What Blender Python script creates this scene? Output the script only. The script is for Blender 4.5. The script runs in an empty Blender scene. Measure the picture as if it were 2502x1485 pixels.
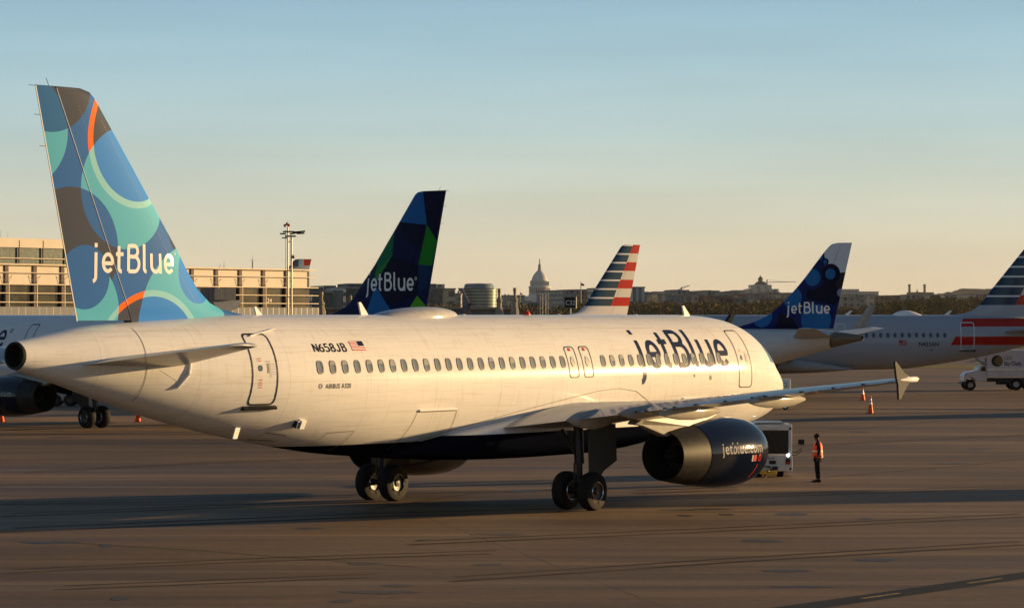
import bpy, bmesh, math, random
import numpy as np
from mathutils import Vector, Matrix

# ------------------------------------------------------------------ camera, world, sun, exposure
SC = bpy.context.scene
R = math.radians
F, CX, CY, HY, H = 7137.25, 1251.0, 742.5, 769.8, 5.86      # focal length in photo px, centre, horizon row, eye height (m)
cam_d = bpy.data.cameras.new('camera'); cam = bpy.data.objects.new('camera', cam_d)
SC.collection.objects.link(cam); SC.camera = cam
cam_d.sensor_width = 36.0; cam_d.lens = F / 2502.0 * 36.0
cam_d.clip_start = 1.0; cam_d.clip_end = 40000
cam.location = (0, 0, H); cam.rotation_euler = (R(90) + math.atan((HY - CY) / F), 0, 0)

SUN_AZ, SUN_EL = R(65), R(7.0)        # azimuth clockwise from the view direction
SC.view_settings.view_transform = 'Standard'; SC.view_settings.look = 'None'
SC.view_settings.gamma = 1.0; SC.view_settings.exposure = 0.72
world = bpy.data.worlds.new('World'); SC.world = world; world.use_nodes = True
def build_world():
    nt = world.node_tree; N = nt.nodes; L = nt.links
    bg = N['Background']; bg.inputs[1].default_value = 0.12
    sky = N.new('ShaderNodeTexSky'); sky.sky_type = 'NISHITA'; sky.sun_disc = False
    sky.sun_elevation = SUN_EL; sky.sun_rotation = SUN_AZ; sky.altitude = 10
    sky.air_density = 1.0; sky.dust_density = 1.5; sky.ozone_density = 2.0
    # colour of the evening sky by height above the horizon
    tc = N.new('ShaderNodeTexCoord'); sp = N.new('ShaderNodeSeparateXYZ'); L.new(tc.outputs['Generated'], sp.inputs[0])
    rp = N.new('ShaderNodeValToRGB'); L.new(sp.outputs['Z'], rp.inputs[0])
    cr = rp.color_ramp; cr.interpolation = 'B_SPLINE'
    st = [(0.0, (0.74, 0.57, 0.38)), (0.012, (0.71, 0.59, 0.41)), (0.035, (0.61, 0.61, 0.49)),
          (0.065, (0.42, 0.56, 0.57)), (0.110, (0.27, 0.47, 0.62)), (0.26, (0.07, 0.12, 0.20)), (1.0, (0.03, 0.055, 0.11))]
    while len(cr.elements) < len(st): cr.elements.new(0.5)
    for e, (p, c) in zip(cr.elements, st): e.position = p; e.color = (*c, 1)
    mx = N.new('ShaderNodeMix'); mx.data_type = 'RGBA'; mx.blend_type = 'MIX'; mx.inputs[0].default_value = 0.90
    hs = N.new('ShaderNodeVectorMath'); hs.operation = 'SCALE'; hs.inputs['Scale'].default_value = 1.10 / (0.12 * 2 ** SC.view_settings.exposure)
    mp = N.new('ShaderNodeMapping'); mp.inputs['Scale'].default_value = (3, 3, 26); L.new(tc.outputs['Generated'], mp.inputs[0])
    nz = N.new('ShaderNodeTexNoise'); nz.inputs['Scale'].default_value = 2.2; nz.inputs['Detail'].default_value = 5; L.new(mp.outputs[0], nz.inputs['Vector'])
    mr = N.new('ShaderNodeMapRange'); mr.inputs['From Min'].default_value = .35; mr.inputs['From Max'].default_value = .65; mr.inputs['To Min'].default_value = .965; mr.inputs['To Max'].default_value = 1.05; L.new(nz.outputs['Fac'], mr.inputs['Value'])
    h0 = N.new('ShaderNodeVectorMath'); h0.operation = 'SCALE'; L.new(rp.outputs[0], h0.inputs[0]); L.new(mr.outputs[0], h0.inputs['Scale']); L.new(h0.outputs[0], hs.inputs[0])
    L.new(sky.outputs[0], mx.inputs[6]); L.new(hs.outputs[0], mx.inputs[7]); L.new(mx.outputs[2], bg.inputs[0])
build_world()
sl = bpy.data.lights.new('sun', 'SUN'); sl.energy = 5.0; sl.angle = R(0.55); sl.color = (1.0, 0.655, 0.30)
sun = bpy.data.objects.new('sun', sl); SC.collection.objects.link(sun)
sd = Vector((math.sin(SUN_AZ) * math.cos(SUN_EL), math.cos(SUN_AZ) * math.cos(SUN_EL), math.sin(SUN_EL)))
sun.rotation_euler = sd.to_track_quat('Z', 'Y').to_euler(); sun.location = (60, 40, 60)

# ------------------------------------------------------------------ helpers
rnd = random.Random(7)
COL = SC.collection
def at(px, py, d):
    """World point seen at photo pixel (px, py) at depth d."""
    return Vector(((px - CX) * d / F, d, H - (py - HY) * d / F))
def gd(py): return H * F / (py - HY)                     # depth of the ground seen at row py

def tag(o, label=None, cat=None, group=None, kind=None):
    if label: o['label'] = label
    if cat: o['category'] = cat
    if group: o['group'] = group
    if kind: o['kind'] = kind
    return o
def empty(name, loc=(0, 0, 0), rz=0, label=None, cat=None, group=None):
    o = bpy.data.objects.new(name, None); COL.objects.link(o); o.location = loc; o.rotation_euler = (0, 0, rz)
    o.empty_display_size = .5
    return tag(o, label, cat, group)

class MB:
    """Collects faces, with a material slot per face."""
    def __init__(s): s.v = []; s.f = []; s.m = []; s.sm = []
    def add(s, vs, fs, m=0, smooth=False):
        b = len(s.v); s.v += [tuple(p) for p in vs]
        for f in fs: s.f.append([b + i for i in f]); s.m.append(m); s.sm.append(smooth)
    def box(s, c, d, m=0, rz=0, rx=0, ry=0):
        M = Matrix.Rotation(rz, 3, 'Z') @ Matrix.Rotation(ry, 3, 'Y') @ Matrix.Rotation(rx, 3, 'X')
        vs = [Vector(c) + M @ Vector((x * d[0] / 2, y * d[1] / 2, z * d[2] / 2)) for x in (-1, 1) for y in (-1, 1) for z in (-1, 1)]
        s.add(vs, [(0, 1, 3, 2), (4, 6, 7, 5), (0, 4, 5, 1), (2, 3, 7, 6), (0, 2, 6, 4), (1, 5, 7, 3)], m)
    def tube(s, p0, p1, r0, r1=None, n=10, m=0, caps=True, smooth=True):
        r1 = r0 if r1 is None else r1
        p0, p1 = Vector(p0), Vector(p1); ax = (p1 - p0).normalized()
        u = ax.orthogonal().normalized(); w = ax.cross(u)
        vs = [p0 + (u * math.cos(a) + w * math.sin(a)) * r0 for a in [2 * math.pi * i / n for i in range(n)]]
        vs += [p1 + (u * math.cos(a) + w * math.sin(a)) * r1 for a in [2 * math.pi * i / n for i in range(n)]]
        s.add(vs, [(i, (i + 1) % n, n + (i + 1) % n, n + i) for i in range(n)], m, smooth)
        if caps: s.add(vs, [list(range(n))[::-1], list(range(n, 2 * n))], m)
    def lathe(s, c, prof, axis='x', n=32, m=0, mats=None):
        """prof: (position along axis, radius)"""
        vs = []
        for t, r in prof:
            for i in range(n):
                a = 2 * math.pi * i / n; p, q = r * math.cos(a), r * math.sin(a)
                vs.append({'x': (c[0] + t, c[1] + p, c[2] + q), 'y': (c[0] + p, c[1] + t, c[2] + q), 'z': (c[0] + p, c[1] + q, c[2] + t)}[axis])
        for k in range(len(prof) - 1):
            s.add(vs[k * n:(k + 2) * n], [(i, (i + 1) % n, n + (i + 1) % n, n + i) for i in range(n)], mats[k] if mats else m, True)
    def prism(s, pts, y0, y1, m=0, plane='xz'):
        n = len(pts)
        def P(p, y): return {'xz': (p[0], y, p[1]), 'xy': (p[0], p[1], y), 'yz': (y, p[0], p[1])}[plane]
        vs = [P(p, y0) for p in pts] + [P(p, y1) for p in pts]
        s.add(vs, [list(range(n)), list(range(n, 2 * n))[::-1]] + [(i, n + i, n + (i + 1) % n, (i + 1) % n) for i in range(n)], m)
    def build(s, name, mats, parent=None, fix=True, bevel=0):
        me = bpy.data.meshes.new(name); me.from_pydata(s.v, [], s.f)
        for mt in (mats if isinstance(mats, (list, tuple)) else [mats]): me.materials.append(mt)
        me.polygons.foreach_set('material_index', s.m); me.polygons.foreach_set('use_smooth', s.sm)
        if fix:
            bm = bmesh.new(); bm.from_mesh(me)
            bmesh.ops.remove_doubles(bm, verts=bm.verts, dist=1e-5)
            bmesh.ops.recalc_face_normals(bm, faces=bm.faces)
            if bevel:
                es = [e for e in bm.edges if len(e.link_faces) == 2 and e.calc_face_angle(0) > .6]
                bmesh.ops.bevel(bm, geom=es, offset=bevel, segments=2, affect='EDGES', profile=.5)
            bm.to_mesh(me); bm.free()
        if any(s.sm): me.set_sharp_from_angle(angle=R(38))
        me.update(); o = bpy.data.objects.new(name, me); COL.objects.link(o)
        if parent: o.parent = parent
        return o

# ------------------------------------------------------------------ materials
class NB:
    def __init__(s, name):
        s.m = bpy.data.materials.new(name); s.m.use_nodes = True; s.t = s.m.node_tree; s.b = s.t.nodes['Principled BSDF']
    def n(s, t): return s.t.nodes.new(t)
    def l(s, a, b): s.t.links.new(a, b)
    def math(s, op, a, b=None, c=None, clamp=False):
        n = s.n('ShaderNodeMath'); n.operation = op; n.use_clamp = clamp
        for i, v in enumerate((a, b, c)):
            if v is None: continue
            if isinstance(v, (int, float)): n.inputs[i].default_value = v
            else: s.l(v, n.inputs[i])
        return n.outputs[0]
    def mix(s, f, a, b):
        n = s.n('ShaderNodeMix'); n.data_type = 'RGBA'
        for i, v in ((0, f), (6, a), (7, b)):
            if isinstance(v, (int, float)): n.inputs[i].default_value = v
            elif isinstance(v, tuple): n.inputs[i].default_value = (*v, 1) if len(v) == 3 else v
            else: s.l(v, n.inputs[i])
        return n.outputs[2]
    def obj(s):
        tc = s.n('ShaderNodeTexCoord'); return tc.outputs['Object']
    def xyz(s, v):
        sp = s.n('ShaderNodeSeparateXYZ'); s.l(v, sp.inputs[0]); return sp.outputs
    def noise(s, v, scale, det=4, rough=.55, sc=None, dist=0):
        if sc:
            mp = s.n('ShaderNodeMapping'); mp.inputs['Scale'].default_value = sc; s.l(v, mp.inputs[0]); v = mp.outputs[0]
        n = s.n('ShaderNodeTexNoise'); n.inputs['Scale'].default_value = scale; n.inputs['Detail'].default_value = det
        n.inputs['Roughness'].default_value = rough; n.inputs['Distortion'].default_value = dist; s.l(v, n.inputs['Vector']); return n.outputs['Fac']
    def ramp(s, f, st):
        n = s.n('ShaderNodeValToRGB'); s.l(f, n.inputs[0]); cr = n.color_ramp
        while len(cr.elements) < len(st): cr.elements.new(.5)
        for e, (p, c) in zip(cr.elements, st): e.position = p; e.color = (*c, 1) if isinstance(c, tuple) else (c, c, c, 1)
        return n.outputs[0]
    def bump(s, h, strength, dist=.01):
        n = s.n('ShaderNodeBump'); n.inputs['Strength'].default_value = strength; n.inputs['Distance'].default_value = dist
        s.l(h, n.inputs['Height']); s.l(n.outputs[0], s.b.inputs['Normal'])
    def col(s, c):
        if isinstance(c, tuple): s.b.inputs['Base Color'].default_value = (*c, 1)
        else: s.l(c, s.b.inputs['Base Color'])
    def set(s, rough=.5, metal=0, coat=0, spec=.5, coat_rough=.05):
        i = s.b.inputs; i['Roughness'].default_value = rough; i['Metallic'].default_value = metal
        i['Coat Weight'].default_value = coat; i['Coat Roughness'].default_value = coat_rough; i['Specular IOR Level'].default_value = spec
def simple(name, c, rough=.5, metal=0, coat=0, var=.12, scale=3.0, spec=None, bump=0):
    spec = (.5 if metal else .15) if spec is None else spec
    b = NB(name); o = b.obj(); f = b.noise(o, scale, 5)
    d = tuple(x * (1 - var) for x in c); e = tuple(min(1, x * (1 + var)) for x in c)
    b.col(b.ramp(f, [(.3, d), (.7, e)])); b.set(rough, metal, coat, spec, .11)
    if bump: b.bump(b.noise(o, scale * 6, 5), bump)
    return b.m

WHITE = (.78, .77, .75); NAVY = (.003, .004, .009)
def paint_finish(b, rough=.6, wav=.06, coat=.6, spec=.03):
    o = b.obj(); b.set(rough, 0, coat, spec, .11)
    h = b.noise(o, 1.3, 2, sc=(1, 1, 1)); b.bump(h, wav, .05)
def skin_mat(name, belly=None, dirt=.12, seams=True, extra=None, WHITE=WHITE):
    """White aircraft paint with frame seams, streaky grime and an optional dark belly below z = belly."""
    b = NB(name); o = b.obj(); x, y, z = b.xyz(o)
    c = b.mix(b.noise(o, 1.2, 6, sc=(.35, 1, 2.2)), tuple(v * (1 - dirt) for v in WHITE), WHITE)
    st = b.noise(o, 4, 4, sc=(.15, 1, 6)); c = b.mix(b.math('MULTIPLY', b.ramp(st, [(.52, 0.0), (.70, 1.0)]), .30), c, (.42, .36, .28)); rv = b.noise(o, 3, 3, sc=(2.5, 1, .35)); c = b.mix(b.math('MULTIPLY', b.ramp(rv, [(.54, 0.0), (.72, 1.0)]), .22), c, (.45, .40, .33))
    if seams:
        fr = b.math('ABSOLUTE', b.math('SUBTRACT', b.math('FRACT', b.math('DIVIDE', x, 3.198)), .5))
        ln = b.math('GREATER_THAN', fr, .4975)
        c = b.mix(b.math('MULTIPLY', ln, .35), c, (.25, .23, .2))
        f2 = b.math('ABSOLUTE', b.math('SUBTRACT', b.math('FRACT', b.math('DIVIDE', x, .533)), .5)); c = b.mix(b.math('MULTIPLY', b.math('GREATER_THAN', f2, .485), .03), c, (.35, .31, .26))
        for zz in (5.44, 4.02):
            l2 = b.math('LESS_THAN', b.math('ABSOLUTE', b.math('SUBTRACT', z, zz)), .008)
            c = b.mix(b.math('MULTIPLY', l2, .3), c, (.3, .28, .25))
    if extra: c = extra(b, x, y, z, c)
    if belly is not None:
        m = b.math('LESS_THAN', z, belly); c = b.mix(m, c, NAVY)
    b.col(c); paint_finish(b)
    if belly is not None:
        k = b.math('SUBTRACT', 1, m); b.l(b.math('MULTIPLY', k, .55), b.b.inputs['Coat Weight']); b.l(b.math('MULTIPLY', k, .03), b.b.inputs['Specular IOR Level'])
    return b.m

def disc(b, x, z, cx, cz, r):
    d2 = b.math('ADD', b.math('POWER', b.math('SUBTRACT', x, cx), 2), b.math('POWER', b.math('SUBTRACT', z, cz), 2))
    return b.math('LESS_THAN', d2, r * r)
def poly(b, x, z, pts):
    """Convex polygon mask (points in order)."""
    a = sum(pts[i][0] * pts[(i + 1) % len(pts)][1] - pts[(i + 1) % len(pts)][0] * pts[i][1] for i in range(len(pts)))
    if a < 0: pts = pts[::-1]
    m = None
    for i in range(len(pts)):
        (x0, z0), (x1, z1) = pts[i], pts[(i + 1) % len(pts)]
        e = b.math('ADD', b.math('MULTIPLY', x, -(z1 - z0)), b.math('MULTIPLY', z, (x1 - x0)))
        g = b.math('GREATER_THAN', e, -(z1 - z0) * x0 + (x1 - x0) * z0)
        m = g if m is None else b.math('MULTIPLY', m, g)
    return m
A, O_, NOT = (lambda b, p, q: b.math('MULTIPLY', p, q)), (lambda b, p, q: b.math('MAXIMUM', p, q)), (lambda b, p: b.math('SUBTRACT', 1, p))

def ribbons_mat():
    """Overlapping discs in blue, teal and charcoal with thin orange and pale rings."""
    b = NB('fin_discs_paint'); x, y, z = b.xyz(b.obj())
    mid, steel, teal, gray = (.020, .125, .40), (.018, .13, .36), (.085, .42, .60), (.046, .058, .095)
    sky, orange, pale = (.030, .22, .68), (.85, .14, .008), (.24, .55, .64)
    D = lambda *a: disc(b, x, z, *a)
    G, T = D(36.26, 12.05, 1.48), D(37.12, 10.58, 1.45)
    Oo, Oi, M = D(33.19, 10.47, 1.78), D(33.16, 10.49, 1.62), D(33.60, 9.20, 1.60)
    Dd, E, K = D(35.50, 7.57, 1.62), D(35.02, 6.85, .84), D(35.33, 5.92, 1.50)
    Qo, Qi, Lc = D(32.58, 4.49, 2.04), D(32.59, 4.50, 1.86), D(31.00, 5.64, 2.09)
    front = b.math('LESS_THAN', b.math('ADD', x, b.math('MULTIPLY', z, -.84)), 24.95)
    E2 = disc(b, x, z, 36.0, 5.9, 1.62)
    c = b.mix(0.0, mid, mid)
    c = b.mix(T, c, teal); c = b.mix(G, c, gray); c = b.mix(A(b, G, T), c, steel)
    c = b.mix(Oo, c, orange); c = b.mix(Oi, c, gray)
    c = b.mix(M, c, teal); c = b.mix(A(b, M, Oo), c, pale); c = b.mix(A(b, M, Oi), c, sky)
    c = b.mix(A(b, Dd, NOT(b, M)), c, gray); c = b.mix(A(b, Dd, M), c, mid)
    W = D(30.75, 8.2, 1.12); c = b.mix(A(b, W, NOT(b, M)), c, gray)
    c = b.mix(A(b, Lc, NOT(b, M)), c, teal)
    Nn = D(30.78, 6.95, .78); c = b.mix(Nn, c, sky)
    c = b.mix(Qo, c, orange); c = b.mix(A(b, Qo, O_(b, K, Lc)), c, pale)
    c = b.mix(Qi, c, gray); c = b.mix(A(b, Qi, K), c, teal); c = b.mix(A(b, Qi, Lc), c, sky)
    c = b.mix(A(b, K, NOT(b, Qo)), c, teal); c = b.mix(A(b, E, b.math('GREATER_THAN', x, 33.9)), c, mid)
    tip = b.math('LESS_THAN', x, 29.75); c = b.mix(tip, c, (.03, .12, .34))
    b.col(c); paint_finish(b, .6, .02, 0, .07); return b.m

def prism_mat(dx):
    b = NB('fin_triangles_paint'); x, y, z = b.xyz(b.obj()); x = b.math('SUBTRACT', x, dx)
    U = lambda cx, cy: PB(800 + cx / 4.497, 450 + cy / 4.497)
    c = b.mix(0.0, (.004, .012, .06), (.004, .012, .06))
    def P(pts, col):
        nonlocal c
        q = [U(*p) for p in pts]; q = [(X - dx, Z) for X, Z in q]; c = b.mix(poly(b, x, z, q), c, col)
    P([(900, 60), (1065, 60), (1108, 448), (780, 412)], (.010, .12, .36))
    P([(1065, 60), (1320, 60), (1200, 630), (1108, 448)], (.004, .007, .035))
    P([(760, 470), (790, 412), (1108, 448), (1020, 880), (860, 560)], (.003, .007, .035))
    P([(1108, 448), (1205, 620), (1150, 895), (1018, 885)], (.012, .22, .02))
    P([(755, 480), (745, 790), (560, 1030), (575, 780)], (.008, .16, .07))
    P([(740, 790), (625, 985), (555, 1100), (560, 960)], (.03, .24, .04))
    P([(560, 800), (560, 1120), (380, 1130)], (.005, .03, .09))
    P([(1018, 885), (1150, 900), (1110, 1110), (1010, 1200)], (.003, .035, .10))
    P([(740, 800), (1015, 890), (1000, 1230), (700, 1330), (600, 1180), (640, 980)], (.004, .007, .03))
    P([(570, 1110), (725, 1380), (700, 1440), (460, 1440)], (.015, .14, .38))
    P([(1000, 1225), (1080, 1330), (1040, 1500), (880, 1420)], (.10, .36, .02))
    b.col(c); paint_finish(b, .6, .02, 0, .07); return b.m

def bubbles_mat():
    b = NB('fin_bubbles_paint'); x, y, z = b.xyz(b.obj())
    U = lambda cx, cy: PC(1780 + cx / 4.366, 580 + cy / 4.366)
    blue, deep, dark = (.012, .13, .36), (.003, .014, .11), (.002, .005, .025)
    def D(cx, cy, rr):
        X, Z = U(cx, cy); return disc(b, x, z, X, Z, rr / 4.366 / 37.6)
    c = b.mix(0.0, deep, deep)
    wh = poly(b, x, z, [U(1010, 0), U(1400, 0), U(1250, 372), U(1160, 382), U(1040, 330)]); c = b.mix(wh, c, (.62, .64, .70))
    c = b.mix(poly(b, x, z, [U(1150, 382), U(1262, 368), U(1180, 690), U(1120, 560)]), c, (.03, .02, .03))
    c = b.mix(poly(b, x, z, [U(1000, 480), U(1140, 480), U(1200, 660), U(1130, 720), U(830, 650), U(860, 480)]), c, dark)
    c = b.mix(poly(b, x, z, [U(700, 860), U(560, 800), U(500, 1010), U(780, 1010)]), c, dark)
    for q in [(905, 430, 130, deep), (905, 428, 90, blue), (1095, 388, 108, dark), (1093, 390, 57, blue), (1040, 258, 38, dark), (1038, 260, 22, blue),
              (985, 215, 52, deep), (980, 210, 32, blue), (690, 640, 112, blue), (940, 880, 168, blue), (940, 1010, 10, blue), (370, 840, 120, blue), (1200, 590, 44, (.2, .22, .35))]:
        c = b.mix(D(*q[:3]), c, q[3])
    b.col(c); paint_finish(b, .6, .02, 0, .07); return b.m

def stripes(b, x, z, c, k, zt, pitch, flip=0):
    """Blue and red tail bands: x measured from the nose of the type's short version."""
    blue, red, wht = (.006, .035, .075), (.40, .010, .006), (.55, .55, .53)
    on = b.math('GREATER_THAN', z, 6.62)
    fr = b.math('FRACT', b.math('DIVIDE', b.math('SUBTRACT', z, 6.62), pitch))
    bl = b.mix(b.math('GREATER_THAN', fr, .83), blue, (.66, .66, .66))
    f2 = b.math('FRACT', b.math('DIVIDE', b.math('SUBTRACT', z, 6.62), pitch * 2))
    rd = b.mix(b.math('GREATER_THAN', f2, .5), red, wht)
    # diagonal line dividing blue from red
    right = b.math('GREATER_THAN', b.math('SUBTRACT', x, b.math('MULTIPLY', z, .50)), 30.05)
    c2 = b.mix(right, bl, rd); c = b.mix(on, c, c2)
    # wide red bands low on the fin and the rear fuselage
    for z0, z1 in ((5.0, 5.62), (3.62, 4.27)):
        band = A(b, b.math('GREATER_THAN', z, z0), b.math('LESS_THAN', z, z1))
        dg = b.math('GREATER_THAN', b.math('SUBTRACT', x, b.math('MULTIPLY', z, .55)), 26.2 if z0 > 4 else 26.25)
        c = b.mix(A(b, band, dg), c, red)
    return c

PB = PC = None
def pose_inv(X0, Y0, phi):
    s, c = math.sin(phi), math.cos(phi)
    def f(px, py, y=0):
        t = (px - CX) / F; X = (t * (Y0 + y * s) - X0 - y * c) / (s + t * c); wy = Y0 - X * c + y * s
        return X, H - (py - HY) * wy / F
    return f

M = {}
def mats():
    M['silver'] = simple('bare_metal', (.55, .55, .56), .22, 1, var=.06)
    M['dark'] = simple('dark_metal', (.03, .03, .032), .45, .6)
    M['grey'] = simple('grey_paint', (.30, .31, .32), .4, coat=.2)
    M['wing'] = simple('wing_grey', (.36, .37, .39), .6, coat=.45, var=.12, scale=1.2, spec=.03)
    M['fence'] = simple('fence_grey', (.045, .048, .05), .6, coat=.3, spec=.02)
    M['pylon'] = simple('pylon_white', (.34, .325, .29), .6, coat=.35, spec=.03)
    M['navy'] = NB('navy_gloss'); b = M['navy']; b.col((.003, .006, .018)); b.set(.09, 0, 0, .40, .04); b.bump(b.noise(b.obj(), 1.5, 2), .04, .05); M['navy'] = b.m
    M['black'] = simple('black_rubber', (.007, .007, .008), .75, spec=.2)
    M['sooty'] = simple('exhaust_metal', (.020, .018, .016), .5, 0, var=.4, scale=6)
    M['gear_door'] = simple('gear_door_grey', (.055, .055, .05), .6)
    M['line'] = simple('line_dark', (.02, .02, .022), .5)
    M['letter_navy'] = simple('letter_navy', (.006, .014, .05), .6, coat=.5, spec=.03, var=.02)
    M['letter_white'] = simple('letter_white', (.80, .79, .77), .6, coat=.3, spec=.05, var=.02)
    M['letter_grey'] = simple('letter_grey', (.36, .36, .36), .6, spec=.03)
    M['letter_black'] = simple('letter_black', (.010, .010, .012), .6, var=.02, spec=.03)
    M['red'] = simple('red_mark', (.50, .03, .02), .4, var=.05)
    M['orange'] = simple('orange_plastic', (.85, .10, .015), .45, var=.08)
    M['concrete'] = simple('tower_concrete', (.30, .27, .21), .85, var=.2)
    g = NB('cabin_window'); g.col((.045, .085, .14)); g.set(.5, 0, .3, .1, .05); M['pane'] = g.m
    g = NB('dark_glass'); g.col((.01, .014, .016)); g.set(.05, 0, .3, .8); M['glass'] = g.m
    g = NB('cockpit_glass'); g.col((.06, .15, .21)); g.set(.4, 0, .5, .1, .05); M['cockpit'] = g.m
    g = NB('lamp_on'); g.b.inputs['Emission Color'].default_value = (.8, .9, 1, 1); g.b.inputs['Emission Strength'].default_value = 12; M['lamp'] = g.m
mats()

# ------------------------------------------------------------------ strokes and lettering
def densify(p, step, closed):
    out = []; n = len(p)
    for i in range(n if closed else n - 1):
        a, b = p[i], p[(i + 1) % n]; L = math.dist(a, b); k = max(1, int(L / step))
        out += [(a[0] + (b[0] - a[0]) * j / k, a[1] + (b[1] - a[1]) * j / k) for j in range(k)]
    if not closed: out.append(p[-1])
    return out
def ribbon(mb, path, w, fmap, closed=False, step=.08, m=0):
    p = densify(path, step, closed); n = len(p); L = []; Rr = []
    for i in range(n):
        a = p[i - 1] if (i > 0 or closed) else p[i]; c = p[(i + 1) % n] if (i < n - 1 or closed) else p[i]
        dx, dy = c[0] - a[0], c[1] - a[1]; l = math.hypot(dx, dy) or 1; nx, ny = -dy / l * w / 2, dx / l * w / 2
        L.append((p[i][0] + nx, p[i][1] + ny)); Rr.append((p[i][0] - nx, p[i][1] - ny))
    vs = [fmap(*q) for q in L + Rr]
    mb.add(vs, [(i, (i + 1) % n, n + (i + 1) % n, n + i) for i in range(n if closed else n - 1)], m)
def arc(cx, cy, rx, ry, a0, a1, k=14):
    return [(cx + rx * math.cos(R(a0 + (a1 - a0) * i / k)), cy + ry * math.sin(R(a0 + (a1 - a0) * i / k))) for i in range(k + 1)]
def wordmark(mb, fmap, s, w=.19, step=.08):
    """The airline's seven letter name in monoline strokes; x-height 1, scaled by s; origin at the stem of the first letter."""
    h = w / 2; st = []
    st.append([(0, 1.0), (0, -.18)] + arc(-.22, -.18, .22, .24, 0, -80)[1:])                   # j
    st.append([(0, 1.24), (0, 1.45)])
    def e(x0, wd):
        cx = x0 + wd / 2; rx = wd / 2 - h; ry = .5 - h + .01
        return [arc(cx, .5, rx, ry, -42, -360, 26) + [(x0 + wd - h, .47), (x0 + h, .47)]]
    st += e(.38, .80)
    st.append([(1.50, 1.33), (1.50, .30)] + arc(1.68, .27, .18, .19, 180, 275)[1:]); st.append([(1.30, .93), (1.80, .93)])   # t
    st.append([(2.05 + h, 0 + h), (2.05 + h, 1.45 - h), (2.50, 1.45 - h)] + arc(2.50, 1.09, .27, .27, 90, -90)[1:] + [(2.14, .82)])
    st.append([(2.45, .82)] + arc(2.55, .455, .31, .365, 90, -90)[1:] + [(2.05 + h, h)])
    st.append([(3.22, 1.45), (3.22, .30)] + arc(3.38, .27, .16, .18, 180, 270)[1:])            # l
    st.append([(3.74, 1.0), (3.74, .42)] + arc(4.05, .42, .31, .33, 180, 300)[1:] + [(4.36, .35)]); st.append([(4.38, 1.0), (4.38, 0)])  # u
    st += e(4.64, .80)
    for p in st: ribbon(mb, [(a * s, c * s) for a, c in p], w * s, fmap, step=step)
def text_mb(mb, body, size, fmap, m=0, sx=1.0, bold=0.0, space=1.0):
    cu = bpy.data.curves.new('t', 'FONT'); cu.body = body; cu.size = size; cu.resolution_u = 3; cu.offset = bold * size; cu.space_character = space; cu.fill_mode = 'FRONT'
    ob = bpy.data.objects.new('t', cu); me = bpy.data.meshes.new_from_object(ob)
    bm = bmesh.new(); bm.from_mesh(me); bmesh.ops.triangulate(bm, faces=bm.faces)
    vs = [fmap(v.co.x * sx, v.co.y) for v in bm.verts]; bm.verts.index_update()
    mb.add(vs, [[v.index for v in f.verts] for f in bm.faces], m); bm.free()
    bpy.data.objects.remove(ob); bpy.data.curves.remove(cu); bpy.data.meshes.remove(me)

# ------------------------------------------------------------------ airliners
def pchip(xs, ys):
    xs, ys = np.array(xs, float), np.array(ys, float); h = np.diff(xs); dl = np.diff(ys) / h; d = np.zeros(len(xs))
    for i in range(1, len(xs) - 1):
        if dl[i - 1] * dl[i] > 0:
            w1, w2 = 2 * h[i] + h[i - 1], h[i] + 2 * h[i - 1]; d[i] = (w1 + w2) / (w1 / dl[i - 1] + w2 / dl[i])
    d[0], d[-1] = dl[0], dl[-1]
    def f(x):
        x = min(max(x, xs[0]), xs[-1]); i = min(int(np.searchsorted(xs, x, 'right')) - 1, len(xs) - 2); t = (x - xs[i]) / h[i]
        return float((2 * t**3 - 3 * t**2 + 1) * ys[i] + (t**3 - 2 * t**2 + t) * h[i] * d[i] + (-2 * t**3 + 3 * t**2) * ys[i + 1] + (t**3 - t**2) * h[i] * d[i + 1])
    return f
NARROW = dict(
    top=[(0, 3.28), (.04, 3.42), (.15, 3.60), (.5, 3.93), (1.0, 4.22), (1.6, 4.55), (2.0, 4.90), (2.5, 5.22), (3.2, 5.52), (4.2, 5.74), (5.5, 5.845), (6.6, 5.87), (29.5, 5.87), (31, 5.80), (33, 5.70), (35, 5.56), (36.3, 5.37), (37.45, 5.19)],
    bot=[(0, 3.20), (.04, 3.06), (.15, 2.92), (.5, 2.66), (1.0, 2.42), (1.6, 2.21), (2.4, 2.03), (3.2, 1.91), (4.2, 1.80), (5.5, 1.74), (6.6, 1.73), (23.2, 1.73), (25.0, 1.84), (26.8, 2.06), (28.3, 2.29), (29.8, 2.55), (31.4, 2.87), (33.0, 3.25), (34.6, 3.68), (36.0, 4.08), (37.45, 4.46)],
    hw=[(0, .05), (.04, .19), (.15, .38), (.5, .72), (1.0, 1.02), (1.6, 1.29), (2.4, 1.54), (3.2, 1.72), (4.2, 1.86), (5.5, 1.95), (6.6, 1.975), (24.5, 1.975), (26.5, 1.93), (28.5, 1.82), (30.5, 1.60), (32.5, 1.30), (34.5, .93), (36.2, .60), (37.45, .36)],
    fin_le=[(5.2, 29.6), (5.72, 28.0), (5.90, 28.9), (6.02, 29.65), (6.2, 30.13), (6.58, 30.63), (7.63, 31.45), (8.86, 32.45), (10.2, 33.53), (11.3, 34.43), (11.52, 34.61), (11.68, 34.80), (11.76, 35.14)],
    fin_te=(5.57, 35.233, 11.76, 36.775), hinge=(5.91, 33.45, 11.77, 36.114), finz0=5.3,
    stab=((.6, 31.9, 35.75, 4.56), (6.2, 35.25, 36.5, 5.10)),
    wing=((0.0, 11.85, 19.15, 2.25), (1.98, 12.9, 19.10, 2.47), (6.4, 15.25, 18.95, 2.98), (17.0, 20.95, 22.15, 4.13)),
    eng=(11.25, 5.75, 1.62, 1.0), gear=(17.71, 3.795, .58), cut=(11.0, 24.0), end=37.45)
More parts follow.
